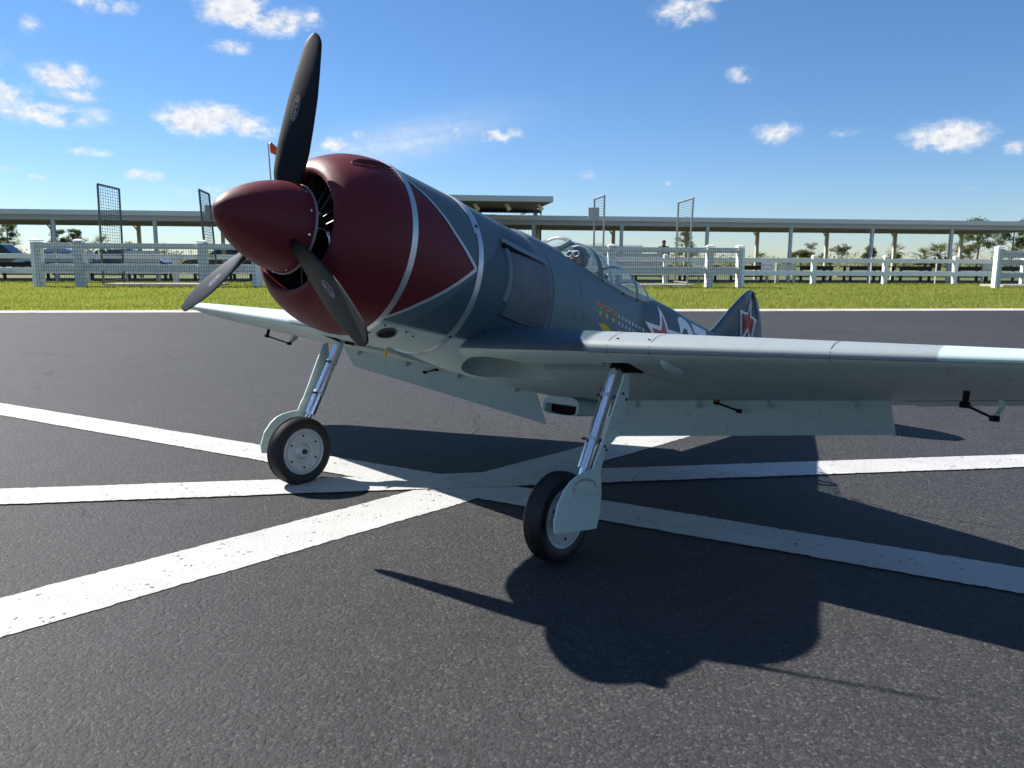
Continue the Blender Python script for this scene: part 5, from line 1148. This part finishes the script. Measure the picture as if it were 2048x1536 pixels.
# ---- markings
DZ = lambda x, y: (1180 + x * .12695, 590 + y * .12695)
def pdecal(name, pts, m, off, maxe=.03): return decal(name, [fhit(*q) for q in pts], fsurf, off, m, FUS, maxe)
for q in ([(100, 105), (192, 145), (196, 208), (106, 172)], [(210, 155), (300, 200), (303, 268), (214, 222)], [(315, 212), (407, 262), (405, 328), (318, 282)]):
    c = np.mean(q, axis=0); pdecal('medal_ribbon', [DZ(*p) for p in q], M_gold, .0010); pdecal('ribbon_field', [DZ(*(c + (np.array(p) - c) * np.array([.82, .70]))) for p in q], M_dred, .0018)
def starpx(cx, cy, rx, ry, inner=.42, skew=.0): return [DZ(cx + (rx if i % 2 == 0 else rx * inner) * math.sin(i * math.pi / 5), cy - (ry if i % 2 == 0 else ry * inner) * math.cos(i * math.pi / 5) + skew * (rx if i % 2 == 0 else rx * inner) * math.sin(i * math.pi / 5)) for i in range(10)]
for x, y in ((155, 280), (260, 337), (362, 395)): pdecal('gold_star', starpx(x, y, 36, 62, .42, .5), M_gold, .0012)
pdecal('gold_badge', [DZ(*p) for p in ((115, 432), (138, 436), (165, 458), (182, 446), (205, 440), (220, 462), (255, 472), (270, 505), (300, 520), (325, 578), (262, 585), (215, 580), (170, 530), (150, 490))], M_gold, .0012)
for r_, (x0, y0, n_) in enumerate(((455, 335, 8), (455, 448, 8), (448, 558, 6))):
    for i in range(n_):
        x, y = x0 + i * 54, y0 + i * 31
        try: k_ = pdecal('kill_mark', starpx(x, y, 21, 42, .42, .5), M_white, .0010); decal('mark_centre', [fhit(*q) for q in starpx(x, y, 9, 18, .42, .5)], fsurf, .0018, M_drk2, k_)
        except ValueError: pass
def star_side(ac_, tc_, R1, rho, m, off, name='star'):
    decal(name, [(ac_ + (R1 if i % 2 == 0 else R1 * .382) * math.sin(i * math.pi / 5) * .235, tc_ - (R1 if i % 2 == 0 else R1 * .382) * math.cos(i * math.pi / 5) * math.radians(47.8)) for i in range(10)], fsurf, off, m, FUS, .04)
star_side(-2.184, math.radians(88.8), 1.07, .20, M_drk2, .0010, 'star_border'); star_side(-2.184, math.radians(88.8), 1.0, .20, M_white, .0018, 'star_outline'); star_side(-2.184, math.radians(88.8), .66, .20, M_dred, .0026, 'star_field')
me = textmesh('27', 1.0, 'LEFT', .035); xs = [v.co.x for v in me.vertices]; ys = [v.co.y for v in me.vertices]
bm = bmesh.new(); bm.from_mesh(me)
for v in bm.verts: v.co = Vector(((v.co.x - min(xs)) / (max(xs) - min(xs)), (max(ys) - v.co.y) / (max(ys) - min(ys)), 0))
bmesh.ops.triangulate(bm, faces=bm.faces)
for _ in range(2): bmesh.ops.subdivide_edges(bm, edges=[e for e in bm.edges if e.calc_length() > .10], cuts=1); bmesh.ops.triangulate(bm, faces=[f for f in bm.faces if len(f.verts) > 3])
for v in bm.verts: v.co = Vector(A(fsurf(-2.40 - v.co.x * .47, math.radians(43 + 95 * v.co.y), .0016)))
me2 = bpy.data.meshes.new('number_27'); bm.to_mesh(me2); bm.free(); link('number_27', me2, M_white, FUS)
sfp = lambda k: [(lambda q, c: np.array(c) + (np.array(q) - np.array(c)) * k)(q, (1496.5, 641)) for q in ((1502.6, 596), (1502.6, 632), (1514, 640), (1501.5, 653), (1503, 692), (1495.3, 662), (1480, 688), (1491, 646.6), (1479.5, 618.5), (1494.8, 626))]
for k, m_, l_, nm in ((1.07, M_drk2, .0215, 'fin_star_border'), (1.0, M_white, .0225, 'fin_star_outline'), (.68, M_dred, .0235, 'fin_star_field')):
    qs = [onplane(q[0], q[1], 1, l_) for q in sfp(k)]; bm = bmesh.new(); f = bm.faces.new([bm.verts.new(A(q)) for q in qs]); bmesh.ops.triangulate(bm, faces=[f]); bmobj(nm, bm, m_, FIN)

# ---- the pilot figure in the cockpit (a thing of its own)
PIL = empty('pilot_figure'); PIL.matrix_world = PLANE.matrix_world @ Matrix.Translation(Vector(A((-1.63, .0, .02)))); tag(PIL, 'pilot bust with brown leather helmet and white rimmed goggles inside the canopy', 'figure')
M_leath = mat('brown leather', (.035, .025, .020), .5, var=.2, vscale=30); M_face = mat('painted face', (.42, .22, .15), .55, var=.06); M_jack = mat('pilot jacket', (.05, .045, .04), .8, var=.2)
J = [((0, 0, -.06), (.075, .10)), ((0, 0, .06), (.07, .115)), ((.0, 0, .125), (.055, .085)), ((.008, 0, .165), (.026, .028)), ((.012, 0, .200), (.030, .032)), ((.014, 0, .235), (.042, .040)), ((.008, 0, .268), (.040, .040)), ((0, .105, .10), (.034, .034)), ((.05, .125, .0), (.026, .026)), ((.13, .08, -.03), (.02, .02)), ((0, -.105, .10), (.034, .034)), ((.05, -.125, .0), (.026, .026)), ((.13, -.08, -.03), (.02, .02))]
b = skin_body('body', J, [(0, 1), (1, 2), (2, 3), (3, 4), (4, 5), (5, 6), (2, 7), (7, 8), (8, 9), (2, 10), (10, 11), (11, 12)], None, PIL, None)
for m_ in (M_jack, M_face): b.data.materials.append(m_)
for p in b.data.polygons: p.material_index = 1 if p.center.z > .165 else 0
bm = bmesh.new(); bmesh.ops.create_uvsphere(bm, u_segments=28, v_segments=18, radius=1); bmesh.ops.scale(bm, verts=bm.verts, vec=(.053, .049, .060)); bmesh.ops.translate(bm, verts=bm.verts, vec=(.004, 0, .250))
bmesh.ops.delete(bm, geom=[v for v in bm.verts if v.co.x > .034 and v.co.z < .262], context='VERTS'); bmobj('leather_helmet', bm, M_leath, PIL, True)
for s in (1, -1):
    c = np.array((.052, .020 * s, .262)); V, Fc = tubev([c + np.array((.004 * math.cos(t) * 0, .0165 * math.cos(t) , .0135 * math.sin(t))) for t in np.linspace(0, 2 * math.pi, 20, endpoint=False)], 
    .0026, 6, True, True); gg = mesh('goggle_rim', V, Fc, M_line, PIL, True)
    V, Fc = tubev([c - np.array((.006, 0, 0)), c + np.array((.002, 0, 0))], .0145, 14); mesh('goggle_lens', V, Fc, M_glass_d, gg, True, auto=.5)
    V, Fc = tubev([(.046, .0165 * s, .236), (.052, .0165 * s, .236)], [.006, .003], 8); mesh('eye', V, Fc, M_blk, PIL, True)
V, Fc = tubev([(.050, 0, .242), (.062, 0, .226), (.054, 0, .221)], [.005, .008, .006], 8); mesh('nose', V, Fc, M_face, PIL, True)
V, Fc = tubev([(.050, -.012, .208), (.055, 0, .207), (.050, .012, .208)], .003, 6); mesh('mouth', V, Fc, mat('lips', (.30, .10, .08), .5), PIL, True)
V, Fc = tubev([(.004 + .055 * math.cos(t), .051 * math.sin(t), .268) for t in np.linspace(.5, 2 * math.pi - .5, 28)], .004, 6); mesh('goggle_strap', V, Fc, M_blk, PIL, True)

SC.render.engine = 'CYCLES'
